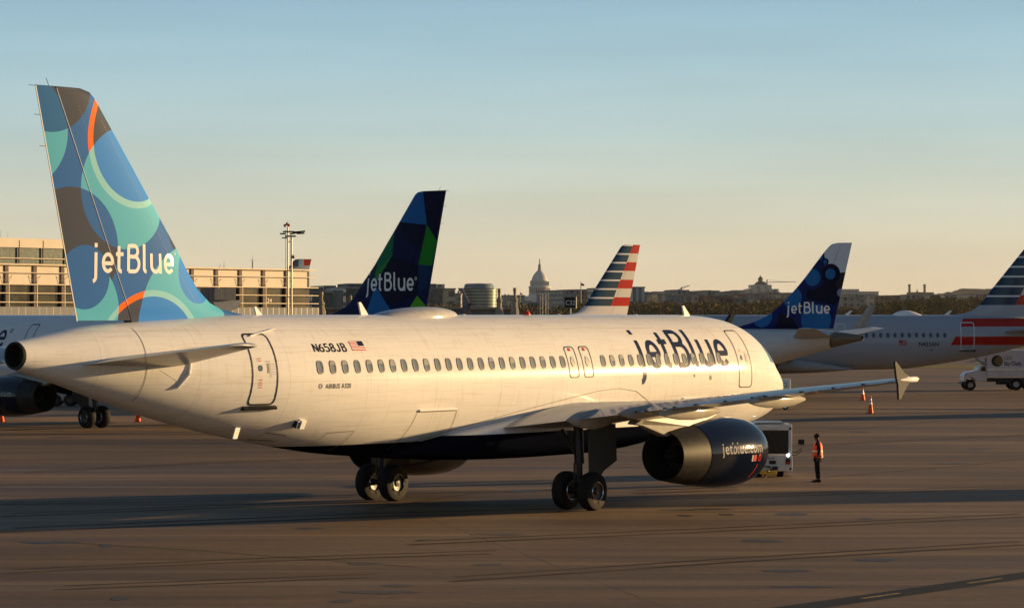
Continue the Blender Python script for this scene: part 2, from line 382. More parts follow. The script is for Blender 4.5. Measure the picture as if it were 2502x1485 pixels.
REGIONAL = dict(
    top=[(0, 2.9), (.3, 3.3), (1.2, 3.9), (2.4, 4.6), (4, 4.93), (6, 4.98), (27.5, 4.98), (31, 4.97), (33, 4.90), (34.5, 4.80), (36.3, 4.55)],
    bot=[(0, 2.8), (.3, 2.45), (1.2, 2.0), (2.4, 1.75), (4, 1.65), (6, 1.63), (25, 1.63), (27, 1.85), (29, 2.3), (31, 2.85), (33, 3.4), (34.5, 3.8), (36.3, 4.22)],
    hw=[(0, .05), (.3, .4), (1.2, .85), (2.4, 1.25), (4, 1.45), (6, 1.505), (26, 1.505), (28, 1.44), (30, 1.3), (32, 1.08), (34, .76), (35.5, .42), (36.3, .17)],
    fin_le=[(4.6, 27.5), (4.98, 26.6), (5.1, 27.6), (5.35, 28.5), (5.75, 29.5), (6.1, 30.05), (7.8, 31.85), (9.6, 33.35), (10.3, 33.95), (10.5, 34.2), (10.57, 34.6)],
    fin_te=(4.84, 34.25, 10.57, 35.6), hinge=(4.9, 32.6, 10.6, 34.9), finz0=4.6,
    stab=((.4, 31.6, 34.6, 4.35), (6.05, 34.3, 35.5, 4.98)),
    wing=((0, 10.5, 18.0, 2.0), (1.5, 11.6, 17.9, 2.1), (5.2, 13.9, 17.7, 2.5), (13.5, 18.6, 19.8, 3.5)),
    eng=(10.6, 4.2, 1.55, .85), gear=(17.6, 2.97, .5), cut=(11.0, 24.0), end=36.3)

class Plane:
    def __init__(s, root, sp, pf=0, pa=0):
        s.root, s.sp, s.pf, s.pa = root, sp, pf, pa; s.vary = False
        m = lambda k: pchip([s.mx(a) for a, _ in sp[k]], [b for _, b in sp[k]])
        s.top, s.bot, s.hw = m('top'), m('bot'), m('hw')
        fl = sp['fin_le']; s.fle = pchip([a for a, _ in fl], [b for _, b in fl])
    def mx(s, X): return X + (s.pf if X > s.sp['cut'][0] else 0) + (s.pa if X > s.sp['cut'][1] else 0)
    def surf(s, X, phi, side=1, off=0):
        t, b, w = s.top(X), s.bot(X), s.hw(X)
        return (X, side * (w + off) * math.cos(phi), (t + b) / 2 + ((t - b) / 2 + off) * math.sin(phi))
    def phi(s, X, z):
        t, b = s.top(X), s.bot(X); return math.asin(max(-1, min(1, (z - (t + b) / 2) / ((t - b) / 2))))
    def onfus(s, side=1, off=.006):
        return lambda X, z: s.surf(X, s.phi(X, z), side, off)
    def arcmap(s, X0, z0, side=1, off=.006, flip=None):
        """u runs rearwards-to-forwards on the right side; v runs up along the skin."""
        sg = -1 if side > 0 else 1
        def f(u, v):
            X = X0 + sg * u; return s.surf(X, s.phi(X, z0) + v / 2.02, side, off)
        return f
    def fte(s, z):
        z0, x0, z1, x1 = s.sp['fin_te']; return x0 + (x1 - x0) * (z - z0) / (z1 - z0)
    def hinge(s, z):
        z0, x0, z1, x1 = s.sp['hinge']; return x0 + (x1 - x0) * (z - z0) / (z1 - z0)
    def finth(s, X, z):
        le, te = s.fle(z), s.fte(z); u = max(0.0, min(1.0, (X - le) / (te - le))); c = min(te - le, 5.3)
        return .5 * c * 5 * .095 * (.2969 * math.sqrt(u) - .126 * u - .3516 * u * u + .2843 * u**3 - .1015 * u**4) * 2 + .004
    def onfin(s, side=1, off=.006):
        d = s.pf + s.pa
        return lambda X, z: (X, side * (s.finth(X - d, z) + off), z)

    def fuselage(s, mat, endmat=None, n=56):
        sp = s.sp; mb = MB(); Xs = []
        a = 0.0
        while a < 1.0: Xs.append(a); a += .05
        while a < 7.0: Xs.append(a); a += .2
        while a < sp['end'] + s.pf + s.pa - .01: Xs.append(a); a += .5
        Xs.append(sp['end'] + s.pf + s.pa)
        vs = [s.surf(X, 2 * math.pi * i / n, 1) for X in Xs for i in range(n)]
        # surf uses cos for y so a full turn closes the ring
        for k in range(len(Xs) - 1):
            mb.add(vs[k * n:(k + 2) * n], [(i, (i + 1) % n, n + (i + 1) % n, n + i) for i in range(n)], 0, True)
        mb.add(vs[:n], [list(range(n))])
        o = mb.build('fuselage', mat, s.root)
        # exhaust of the auxiliary power unit
        Xe = Xs[-1]; t, b, w = s.top(Xe), s.bot(Xe), s.hw(Xe); zc, r = (t + b) / 2, (t - b) / 2
        e = MB(); e.lathe((Xe, 0, zc), [(-.02, r * 1.005), (.06, r * .96), (.05, r * .80), (-.35, r * .70), (-.40, r * .3), (-.40, .001)], 'x', 28)
        e.build('tail_exhaust', endmat or M['sooty'], s.root)
        return o
    def fin(s, mat, rmat=None, split=True, wicks=False):
        d = s.pf + s.pa; sp = s.sp; z0 = sp['finz0']; z1 = sp['fin_le'][-1][0]
        zs = [z0] + [z for z, _ in sp['fin_le'] if z > z0]
        ex = []
        for a, b in zip(zs, zs[1:]):
            k = max(1, int((b - a) / .35)); ex += [a + (b - a) * j / k for j in range(k)]
        ex.append(zs[-1]); zs = ex
        def loft(name, ua, ub, mt, zz, parent):
            mb = MB(); K = 15; rows = []
            for z in zz:
                xa, xb = ua(z), ub(z); r = []
                us = [xa + (xb - xa) * (1 - math.cos(math.pi * j / (K - 1) / (2 if name == 'fin' else 2))) for j in range(K)]
                us = [xa + (xb - xa) * ((j / (K - 1))**2 if name == 'fin' else j / (K - 1)) for j in range(K)]
                for X in us: r.append((X + d, s.finth(X, z), z))
                for X in us[::-1]: r.append((X + d, -s.finth(X, z), z))
                rows.append(r)
            n = len(rows[0])
            for a, b in zip(rows, rows[1:]): mb.add(a + b, [(i, (i + 1) % n, n + (i + 1) % n, n + i) for i in range(n)], 0, True)
            mb.add(rows[-1], [(i, i + 1, n - 2 - i, n - 1 - i) for i in range(K - 1)]); mb.add(rows[0], [(i, i + 1, n - 2 - i, n - 1 - i) for i in range(K - 1)])
            return mb.build(name, mt, parent)
        if split:
            f = loft('fin', s.fle, lambda z: max(s.hinge(z) - .012, s.fle(z) + .01), mat, zs, s.root)
            loft('rudder', lambda z: s.hinge(z) + .012, s.fte, rmat or mat, [z for z in zs if z > sp['hinge'][0] - .25], s.root)
            ribs = MB()
            for z in zs[1:]: pass
        else: f = loft('fin', s.fle, s.fte, mat, zs, s.root)
        if wicks:
            for z in (11.74, 11.0, 10.2):
                X = s.fte(z) + d; mb = MB(); mb.tube((X - .05, 0, z), (X + .22, 0, z), .008, n=5); mb.build('static_wick', M['line'], s.root)
            mb = MB(); mb.tube((s.fte(11.76) - .5 + d, 0, 11.75), (s.fte(11.76) - .4 + d, 0, 11.95), .008, n=5); mb.build('static_wick', M['line'], s.root)
        return f
    def foil(s, secs, name, mat, parent, side, tc=.12, K=16):
        mb = MB(); rows = []
        for y, le, te, z, th in secs:
            c = te - le; r = []
            us = [(1 - math.cos(math.pi * j / K)) / 2 for j in range(K + 1)]
            T = lambda u: 5 * th * c * (.2969 * math.sqrt(u) - .126 * u - .3516 * u * u + .2843 * u**3 - .1036 * u**4)
            cam_ = lambda u: .02 * c * math.sin(math.pi * u)
            inc = .035 * c if name == 'wing' else 0
            for u in us: r.append((le + c * u, side * y, z + inc * (1 - u) + cam_(u) + T(u)))
            for u in us[::-1][1:-1]: r.append((le + c * u, side * y, z + inc * (1 - u) + cam_(u) - T(u) * .9))
            rows.append(r)
        n = len(rows[0])
        for a, b in zip(rows, rows[1:]): mb.add(a + b, [(i, (i + 1) % n, n + (i + 1) % n, n + i) for i in range(n)], 0, True)
        mb.add(rows[-1], [list(range(n))])
        return mb.build(name, mat, parent)
    def interp(s, tab, y):
        for a, b in zip(tab, tab[1:]):
            if y <= b[0] or b is tab[-1]:
                t = (y - a[0]) / (b[0] - a[0]); return [a[i] + (b[i] - a[i]) * t for i in range(1, len(a))]
    def wing(s, side, fairings=(), tip='fence', tipmat=None, mat=None):
        W = s.sp['wing']; secs = []; yt = W[-1][0]
        for y in [W[0][0] + .2] + list(np.linspace(1.0, yt, 18)):
            le, te, z = s.interp(W, y); th = .15 - .04 * min(1, y / 6.4) - .01 * (y / yt)
            flex = 0
            secs.append((y, le + s.pf, te + s.pf, z + flex, th))
        w = s.foil(secs, 'wing', mat or M['wing'], s.root, side)
        if tip == 'fence' and side > 0:
            for y in (6.7, 7.1, 7.9, 8.3, 9.2, 10.4, 11.5, 12.0, 13.4, 14.6, 15.7):
                le, te, z = s.interp(W, y); mb = MB(); mb.box((te + s.pf - .12, side * y, z + .03), (.22, .035 + .02 * math.sin(9 * y), .035)); mb.build('flap_seam', M['line'], w)
            for y in np.linspace(12.5, 16.8, 6):
                le, te, z = s.interp(W, y); mb = MB(); mb.tube((te + s.pf - .02, side * y, z), (te + s.pf + .2, side * y, z - .01), .007, n=5); mb.build('static_wick', M['line'], w)
        for y, xa, L, zt, r in fairings:
            mb = MB(); prof = [(0, .01), (-.15 * L, r * .55), (-.35 * L, r * .9), (-.55 * L, r), (-.8 * L, r * .75), (-1.0 * L, r * .2)]
            vs = []; n = 14
            for t, rr in prof:
                for i in range(n):
                    a = 2 * math.pi * i / n
                    vs.append((xa + s.pf + t, side * y + rr * .62 * math.cos(a), zt + rr * 1.05 * math.sin(a) - .10 * (-t / L) * 0))
            for k in range(len(prof) - 1): mb.add(vs[k * n:(k + 2) * n], [(i, (i + 1) % n, n + (i + 1) % n, n + i) for i in range(n)], 0, True)
            mb.build('flap_fairing', M['pylon'], w)
        le, te, z = s.interp(W, yt); le += s.pf; te += s.pf; y0 = side * yt
        mb = MB()
        if tip == 'fence':
            pts = [(le + .30, z + .03), (le + .85, z + .20), (te + .13, z + .52), (te + .20, z + .50), (te + .10, z + .08), (te + .02, z - .1), (te - .02, z - .48), (te - .12, z - .48), (te - .38, z - .22), (le + .62, z - .07)]
            mb.prism(pts, y0 - .03, y0 + .03)
            mb.lathe((le + .1, y0 + side * .02, z + .03), [(0, .01), (.12, .07), (.5, .08), (1.0, .02)], 'x', 10, 1)
            mb.build('wing_fence', [tipmat or M['fence'], M['letter_white']], w)
        elif tip == 'sharklet':
            rows = [(0, 0, le, te), (.45, .18, le + .25, te + .15), (.75, .7, le + .7, te + .35), (.85, 1.5, le + 1.2, te + .75), (.95, 2.4, le + 1.85, te + 1.15)]
            R2 = []
            for dy, dz, a, b in rows:
                R2.append([(a, y0 + side * dy, z + dz), ((a + b) / 2, y0 + side * (dy + .05), z + dz), (b, y0 + side * dy, z + dz), ((a + b) / 2, y0 + side * (dy - .07), z + dz)])
            for a, b in zip(R2, R2[1:]): mb.add(a + b, [(i, (i + 1) % 4, 4 + (i + 1) % 4, 4 + i) for i in range(4)], 0)
            mb.add(R2[-1], [(0, 1, 2, 3)]); mb.build('sharklet', tipmat or M['grey'], w)
        return w
    def stab(s, side, mat):
        (y0, l0, t0, z0), (y1, l1, t1, z1) = s.sp['stab']; d = s.pf + s.pa
        secs = [(y0 + (y1 - y0) * k / 6, l0 + d + (l1 - l0) * k / 6, t0 + d + (t1 - t0) * k / 6, z0 + (z1 - z0) * k / 6, .10) for k in range(7)]
        secs.append((y1 + .12, l1 + d + .35, t1 + d - .02, z1 + .01, .05))
        return s.foil(secs, 'tailplane', mat, s.root, side)
    def engine(s, side, mat, word=True, lip=None, noz=None):
        x0, y, z, k = s.sp['eng']; x0 += s.pf; c = (x0, side * y, z); mb = MB()
        mb.lathe(c, [(.10 * k, .86 * k), (.35 * k, .965 * k), (.8 * k, 1.05 * k), (1.4 * k, 1.09 * k), (2.2 * k, 1.085 * k), (2.9 * k, 1.03 * k), (3.55 * k, .945 * k)], 'x', 48)
        e = mb.build('engine', mat, s.root)
        mb = MB(); mb.lathe(c, [(.11 * k, .868 * k), (.03 * k, .82 * k), (0, .79 * k), (.04 * k, .755 * k), (.2 * k, .72 * k)], 'x', 48); mb.build('inlet_lip', lip or M['silver'], e)
        mb = MB(); mb.lathe(c, [(.19 * k, .72 * k), (.9 * k, .78 * k), (.92 * k, .25 * k), (.7 * k, .15 * k), (.45 * k, .01)], 'x', 36); mb.build('fan', M['dark'], e)
        mb = MB(); mb.lathe(c, [(3.54 * k, .935 * k), (4.2 * k, .86 * k), (4.85 * k, .76 * k), (4.86 * k, .73 * k), (4.2 * k, .70 * k), (3.6 * k, .66 * k), (3.55 * k, .3 * k), (4.1 * k, .27 * k), (4.6 * k, .12 * k), (4.8 * k, .005)], 'x', 40)
        mb.build('exhaust_nozzle', noz or M['sooty'], e)
        # pylon
        mb = MB(); W = s.sp['wing']; le, te, zw = s.interp(W, y); le += s.pf; te += s.pf
        pts = [(x0 + 1.2 * k, z + 1.07 * k), (x0 + 2.0, z + 1.22 * k), (le + .1, zw + .12), (le + 2.6, zw - .12), (te - 1.1, zw - .28), (te - 1.6, z + .95 * k), (x0 + 4.9 * k, z + .58 * k), (x0 + 3.5 * k, z + .8 * k)]
        # wedge, slim at the front
        n = len(pts); vs = []
        wd = [.06, .16, .24, .24, .16, .12, .20, .24]
        for sg in (-1, 1): vs += [(p[0], side * y + sg * q, p[1]) for p, q in zip(pts, wd)]
        mb.add(vs, [list(range(n)), list(range(n, 2 * n))[::-1]] + [(i, n + i, n + (i + 1) % n, (i + 1) % n) for i in range(n)])
        mb.build('pylon', M['pylon'], s.root, bevel=.04)
        if word:
            def rmap(X0, zoff, rr=None):
                sg = -1 if side > 0 else 1
                def f(u, v):
                    X = X0 + sg * u; t = X - x0
                    rad = np.interp(t, [.35, .8, 1.4, 2.2, 2.9, 3.55], [.965, 1.05, 1.09, 1.085, 1.03, .945]) * k + .008
                    a = (zoff + v) / rad; return (X, side * (y + rad * math.cos(a)), z + rad * math.sin(a))
                return f
            mb = MB(); text_mb(mb, 'jetblue.com', .50, rmap(x0 + (3.05 if side > 0 else .95), .0), bold=.012, sx=.92, space=1.05); mb.build('lettering', M['letter_grey'], e)
            f = rmap(x0 + 1.5, -.28); mb = MB(); cell = lambda a, b_, m_: mb.add([f(a, 0), f(a + b_, 0), f(a + b_, .2), f(a, .2)], [(0, 1, 2, 3)], m_)
            cell(.05, .10, 0); cell(.19, .16, 1); ribbon(mb, arc(.56, .1, .07, .1, 0, 360, 14), .03, f, m=1); ribbon(mb, [(.50, -.1), (.47, -.3), (.40, -.5), (.33, -.6)], .035, f, m=1); mb.build('warning_marks', [M['letter_grey'], M['red']], e)
        return e
    def main_gear(s, side, door=True):
        X, y, r = s.sp['gear']; X += s.pf; mb = MB(); yy = side * y
        mb.tube((X, yy, r), (X, yy, 1.5), .10, m=0); mb.tube((X, yy, 1.4), (X - .15, yy - side * .15, 2.7), .15, m=0)
        mb.tube((X, yy - .55, r), (X, yy + .55, r), .09, m=0); mb.tube((X + .02, yy, 1.5), (X - .1, yy - side * .7, 2.4), .06, m=0)
        mb.tube((X + .25, yy, 1.45), (X + .25, yy, .85), .035); mb.tube((X + .25, yy, .85), (X + .02, yy, .65), .03)
        g = mb.build('main_gear', M['dark'], s.root)
        for q in (-1, 1):
            w = MB(); cy = yy + q * .465
            w.lathe((X, cy, r), [(-.21, r * .45), (-.215, r * .72), (-.18, r * .93), (-.09, r), (.09, r), (.18, r * .93), (.215, r * .72), (.21, r * .45)], 'y', 36, 0)
            w.lathe((X, cy, r), [(-.21, r * .45), (-.17, r * .43), (-.15, r * .2), (-.19, r * .17), (-.2, .001)], 'y', 24, 1)
            w.lathe((X, cy, r), [(.21, r * .45), (.17, r * .43), (.15, r * .2), (.19, r * .17), (.2, .001)], 'y', 24, 1)
            w.lathe((X, cy, r), [(.209, r * .52), (.225, r * .49), (.21, r * .45)], 'y', 30, 2); w.lathe((X, cy, r), [(-.209, r * .52), (-.225, r * .49), (-.21, r * .45)], 'y', 30, 2)
            w.build('wheel', [M['black'], M['dark'], M['silver']], g)
        if door:
            d = MB(); yd = yy + side * .36
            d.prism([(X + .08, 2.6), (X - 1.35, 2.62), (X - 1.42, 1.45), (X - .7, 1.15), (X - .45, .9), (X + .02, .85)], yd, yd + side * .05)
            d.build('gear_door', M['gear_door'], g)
        return g
    def nose_gear(s):
        X, r = 5.07, .38; mb = MB(); mb.tube((X, 0, r), (X - .15, 0, 2.1), .08); mb.tube((X, -.3, r), (X, .3, r), .06); mb.tube((X - .1, 0, 1.2), (X - 1.1, 0, 1.9), .05)
        g = mb.build('nose_gear', M['grey'], s.root)
        for q in (-1, 1):
            w = MB(); w.lathe((X, q * .25, r), [(-.11, r * .4), (-.11, r * .8), (-.05, r), (.05, r), (.11, r * .8), (.11, r * .4)], 'y', 28, 0)
            w.lathe((X, q * .25, r), [(-.1, r * .42), (-.08, .001)], 'y', 20, 1); w.lathe((X, q * .25, r), [(.1, r * .42), (.08, .001)], 'y', 20, 1)
            w.build('wheel', [M['black'], M['silver']], g)
    def fairing(s, mat):
        st = [(10.2, 2.2, 1.72, 1.7), (10.7, 2.75, 1.62, 1.95), (11.4, 3.25, 1.52, 2.06), (12.4, 3.52, 1.46, 2.10), (14, 3.45, 1.42, 2.12), (16, 3.20, 1.42, 2.13), (18, 2.92, 1.44, 2.12), (20, 2.60, 1.50, 2.08), (21.6, 2.30, 1.58, 2.0), (22.8, 2.05, 1.68, 1.8), (23.6, 1.9, 1.76, 1.5)]
        f = [pchip([q[0] + s.pf for q in st], [q[i] for q in st]) for i in (1, 2, 3)]; mb = MB(); n = 36; rows = []
        for X in np.linspace(10.2 + s.pf, 23.6 + s.pf, 36):
            t, b, w = f[0](X), f[1](X), f[2](X); r = []
            for i in range(n):
                a = 2 * math.pi * i / n; cx, sx = math.cos(a), math.sin(a); p = 2 / 2.9
                r.append((X, w * math.copysign(abs(cx)**p, cx), (t + b) / 2 + (t - b) / 2 * math.copysign(abs(sx)**p, sx)))
            rows.append(r)
        for a, b in zip(rows, rows[1:]): mb.add(a + b, [(i, (i + 1) % n, n + (i + 1) % n, n + i) for i in range(n)], 0, True)
        mb.add(rows[0], [list(range(n))]); mb.add(rows[-1], [list(range(n))])
        return mb.build('belly_fairing', mat, s.root)
    def outline(s, name, xa, xb, z0, z1, side, w=.035, r=.16, mat=None, fill=None, parent=None, off=.008):
        pts = []
        for cx, cz, a in ((xb - r, z1 - r, 0), (xa + r, z1 - r, 90), (xa + r, z0 + r, 180), (xb - r, z0 + r, 270)): pts += arc(cx, cz, r, r, a, a + 90, 5)
        mb = MB(); ribbon(mb, pts, w, s.onfus(side, off), closed=True, step=.1)
        return mb.build(name, mat or M['line'], parent or s.root)
    def windows(s, Xs, z, side, matp=None, wd=.108, ht=.168, frame=True):
        X0 = Xs[0]; mb = MB(); fm = s.onfus(side, .012); fo = s.onfus(side, .016); n = 20
        ring = [(wd * math.copysign(abs(math.cos(a))**.75, math.cos(a)), ht * math.copysign(abs(math.sin(a))**.75, math.sin(a))) for a in [2 * math.pi * i / n for i in range(n)]]
        mb.add([fm(X0 + a, z + b) for a, b in ring], [list(range(n))], 0)
        if frame: ribbon(mb, [(X0 + a * 1.07, z + b * 1.05) for a, b in ring], .028, fo, closed=True, m=1)
        if s.vary and rnd.random() < .25:
            k = rnd.uniform(-.2, .5); rr_ = [(a, min(b, 1e9)) for a, b in ring if b > k * ht]; mb.add([s.onfus(side, .014)(X0 + a * .97, z + b * .97) for a, b in rr_], [list(range(len(rr_)))], 2)
        o = mb.build('window', [matp or M['pane'], M['wframe'], M['blind']], s.root)
        lo, hi = (7.0, 24.4 + s.pf + s.pa) if s.sp['end'] == 37.45 else (7.0, 25.5)
        for i, X in enumerate(Xs[1:]):
            if s.vary or not (lo < X < hi and lo < X0 < hi):
                s.windows(Xs[i + 1:], z, side, matp, wd, ht, frame); return
            c = o.copy(); COL.objects.link(c); c.parent = s.root; c.location = (X - X0, 0, 0)

M['wframe'] = simple('window_frame', (.20, .19, .18), .5, var=.05); M['blind'] = simple('window_blind', (.20, .23, .26), .5, var=.05)

def place(name, X0, Y0, phi, label, cat='airliner', group=None):
    """phi > 0: nose points to the left of the view and away; phi < 0: to the right."""
    s, c = math.sin(phi), math.cos(phi)
    o = empty(name, (X0, Y0, 0), math.atan2(-c, s), label, cat, group); return o

# ---------------- the near airliner
def near_plane():
    root = place('airliner', 9.33109, 104.59503, -.6261117, 'largest white airliner, with navy name on its side and blue fin patterned with overlapping discs')
    p = Plane(root, NARROW); S = 1; p.vary = True
    body = skin_mat('fuselage_white', belly=2.16)
    p.fuselage(body)
    p.fairing(skin_mat('fairing_white', belly=2.30, seams=False))
    rib = ribbons_mat(); p.fin(rib, wicks=True)
    for side in (1, -1):
        te = lambda y: 18.95 + .307 * (y - 6.4)
        fr = ((4.55, 19.5, 2.6, 2.76, .30), (6.55, 19.75, 2.9, 3.00, .22), (8.15, 20.1, 3.4, 3.04, .225), (11.75, 21.15, 3.2, 3.47, .21)) if side > 0 else ((8.2, 20.1, 3.3, 3.1, .30), (11.7, 21.1, 3.0, 3.5, .28))
        p.wing(side, fr); p.stab(side, M['wing']); p.engine(side, M['navy']); p.main_gear(side)
    p.nose_gear()
    # title, registration, flag and builder's words
    mb = MB(); wordmark(mb, p.arcmap(11.32, 4.13, S), .98, .19); mb.build('lettering', M['letter_navy'], root)
    mb = MB(); h = .275; f = p.arcmap(27.60, 4.84, S, .008)
    G = {'N': [[(0, 0), (0, 1), (.52, 0), (.52, 1)]], '6': [arc(.27, .28, .26, .26, 0, 360, 20), arc(.62, .30, .61, .66, 180, 108, 8)], '5': [[(.48, .97), (.08, .97), (.05, .53)] + arc(.25, .31, .26, .29, 115, -150, 16)],
         '8': [arc(.27, .26, .26, .25, 0, 360, 20), arc(.27, .75, .22, .22, 0, 360, 20)], 'J': [[(.42, 1), (.42, .25)] + arc(.22, .25, .20, .24, 0, -170, 10)], 'B': [[(.04, 0), (.04, .97), (.28, .97)] + arc(.28, .75, .2, .22, 90, -90, 8) + [(.06, .53), (.30, .53)] + arc(.30, .27, .23, .26, 90, -90, 8) + [(.04, .01)]]}
    u = 0
    for ch in 'N658JB':
        for q in G[ch]: ribbon(mb, [((u + a) * h * 1.16, b_ * h) for a, b_ in q], .044, f, step=.04)
        u += .76
    mb.build('registration', M['letter_black'], root)
    mb = MB(); text_mb(mb, 'AIRBUS A320', .20, p.arcmap(27.38, 3.82, S, .008), sx=.80, bold=.008, space=1.18)
    mb.build('type_lettering', M['letter_black'], root); mb = MB(); ribbon(mb, arc(27.58, 3.89, .055, .055, 0, 360, 16), .045, p.onfus(S, .008), step=.03); mb.build('logo', M['grey'], root)
    fl = MB(); f0 = p.arcmap(25.96, 4.86, S, .008)
    def cell(u0, u1, v0, v1, m):
        fl.add([f0(u0, v0), f0(u1, v0), f0(u1, v1), f0(u0, v1)], [(0, 1, 2, 3)], m)
    for i in range(13): cell(0, .60, i * .0245, i * .0245 + .0245, 0 if i % 2 == 0 else 1)
    f0 = p.arcmap(25.96, 4.86, S, .011); cell(.34, .60, 6 * .0245, 13 * .0245, 2)
    fl.build('flag_marking', [M['red'], M['letter_white'], M['letter_navy']], root)
    # cabin windows: the aft row, two exits and the forward row
    X0 = 27.565
    p.windows([X0 - .533 * k for k in range(23)], 4.41, S)
    p.windows([X0 - .533 * (26.185 + k) for k in range(14)], 4.41, S)
    p.windows([X0 - .533 * k for k in range(23)], 4.41, -S); 
    for k in (23, 24.5):
        xc = X0 - .533 * k; e = p.outline('emergency_exit', xc - .255, xc + .255, 3.92, 4.87, S, .032, .11)
        mb = MB(); fm = p.onfus(S, .012); n = 16
        mb.add([fm(xc + .1 * math.cos(2 * math.pi * i / n), 4.41 + .165 * math.sin(2 * math.pi * i / n)) for i in range(n)], [list(range(n))]); mb.build('window', M['grey'], e)
        mb = MB(); fm2 = p.onfus(S, .012); mb.add([fm2(xc - .06, 4.74), fm2(xc + .06, 4.74), fm2(xc + .06, 4.83), fm2(xc - .06, 4.83)], [(0, 1, 2, 3)]); mb.build('exit_marking', M['red'], e)
    def door(xa, xb, z0, z1, w, sill=False):
        d = p.outline('door', xa, xb, z0, z1, S, w, .13); fm = p.onfus(S, .012); xc = (xa + xb) / 2
        n = 14; mb = MB(); mb.add([fm(xc + .16 + .07 * math.cos(2 * math.pi * i / n), 4.42 + .085 * math.sin(2 * math.pi * i / n)) for i in range(n)], [list(range(n))]); mb.build('window', M['pane'], d)
        mb = MB(); ribbon(mb, [(xc - .12, 4.28), (xc - .12, 4.55)], .03, fm); ribbon(mb, [(xc - .2, 4.18), (xc - .2, 4.6), (xc - .05, 4.6)], .012, fm); mb.build('handle', M['line'], d)
        mb = MB()
        for k in range(5): ribbon(mb, [(xc - .28, 4.25 + k * .07), (xc - .42, 4.25 + k * .07)], .014, fm)
        mb.build('small_print', M['grey'], d)
        mb = MB()
        for zz in (4.62, 4.68, 4.10, 4.03, 3.97, 3.90): ribbon(mb, [(xc + .10, zz), (xc + .22, zz)], .02, fm)
        mb.build('red_print', M['red'], d)
        if sill:
            mb = MB(); vs = []
            for X in np.linspace(xa - .1, xb + .12, 8):
                for o_, z in ((-.05, z0 - .03), (.10, z0 - .05), (.10, z0 - .10), (-.05, z0 - .18)): vs.append(p.surf(X, p.phi(X, z), S, o_))
            for k in range(7): mb.add(vs[4 * k:4 * k + 8], [(i, (i + 1) % 4, 4 + (i + 1) % 4, 4 + i) for i in range(4)])
            mb.add(vs[:4], [(0, 1, 2, 3)]); mb.add(vs[-4:], [(0, 1, 2, 3)]); mb.build('sill', M['dark'], d)
    door(29.27, 30.18, 3.43, 5.34, .045, True); door(4.55, 5.45, 3.42, 5.33, .034)
    # cockpit side panes
    for q in ([(1.60, 4.20), (2.02, 4.18), (2.32, 4.76), (1.92, 4.66)], [(2.09, 4.19), (2.60, 4.24), (2.80, 4.82), (2.41, 4.79)], [(1.02, 4.04), (1.54, 4.18), (1.83, 4.60), (1.40, 4.42)]):
        mb = MB(); fm = p.onfus(S, .01); g = []
        for i in range(7):
            for j in range(7):
                a, b = i / 6, j / 6; X = (q[0][0] * (1 - a) + q[1][0] * a) * (1 - b) + (q[3][0] * (1 - a) + q[2][0] * a) * b; z = (q[0][1] * (1 - a) + q[1][1] * a) * (1 - b) + (q[3][1] * (1 - a) + q[2][1] * a) * b
                g.append(fm(X, z))
        mb.add(g, [(i * 7 + j, i * 7 + j + 1, (i + 1) * 7 + j + 1, (i + 1) * 7 + j) for i in range(6) for j in range(6)], 0, True); mb.build('windshield', M['cockpit'], root)
    # panel outlines
    def lines(name, paths, w, mat):
        mb = MB()
        for q in paths: ribbon(mb, q, w, p.onfus(S, .007), step=.1)
        return mb.build(name, mat, root)
    thin = simple('seam', (.22, .19, .15), .6)
    lines('cargo_door', [[(23.35, 1.95), (23.15, 3.05), (21.25, 3.05), (21.10, 1.9)], [(8.9, 3.1), (7.3, 3.1)]], .018, thin)
    lines('service_hatch', [[(26.85, 1.95), (26.6, 2.55), (25.6, 2.58), (25.7, 2.0)], [(28.9, 2.42), (28.1, 2.36), (28.0, 2.52), (28.8, 2.62), (28.9, 2.42)]], .018, thin)
    mb = MB()
    for xa, xb, zz in ((21.3, 23.1, 3.10), (7.3, 8.9, 3.12)):
        for X in np.linspace(xa, xb, 9)[:-1]:
            a = p.surf(X, p.phi(X, zz), S, .03); b = p.surf(X + (xb - xa) / 8, p.phi(X, zz), S, .03); mb.tube(a, b, .03, n=6)
    mb.build('hinge_strip', M['letter_white'], root)
    # tail cone joint and rear pressure seam
    tq = [(10.2, 2.3), (10.5, 2.7), (11, 3.1), (11.8, 3.42), (12.8, 3.53), (14, 3.47), (16, 3.22), (18, 2.95), (20, 2.64), (21.6, 2.35), (22.8, 2.1)]
    lines('fairing_seam', [tq], .016, thin)
    mb = MB(); ribbon(mb, [(33.75, 2 + .08 * k) for k in range(12, 46) if 3.55 < 2 + .08 * k < 5.6], .02, p.onfus(S, .006)); mb.build('cone_seam', thin, root)
    # trim plate round the tailplane root
    pm = simple('trim_plate', (.58, .57, .55), .35, coat=.4); mb = MB(); fm = p.onfus(S, .006)
    for X in np.linspace(31.0, 33.3, 10)[:-1]:
        dx = 2.3 / 9; lo = lambda q: 4.20 - (q - 31.0) * .18 if q < 32.4 else 3.95 + (q - 32.4) * .5
        mb.add([fm(X, lo(X)), fm(X + dx, lo(X + dx)), fm(X + dx, 5.05 - (X + dx - 31) * .03), fm(X, 5.05 - (X - 31) * .03)], [(0, 1, 2, 3)], 0, True)
    mb.build('trim_plate', pm, root)
    mb = MB(); mb.tube(p.surf(32.3, p.phi(32.3, 4.75), S, .03), p.surf(32.42, p.phi(32.42, 4.3), S, .04), .045, n=8); mb.tube(p.surf(32.42, p.phi(32.42, 4.3), S, .04), p.surf(32.7, p.phi(32.7, 3.95), S, .03), .045, n=8)
    mb.build('trim_screw', M['letter_white'], root)
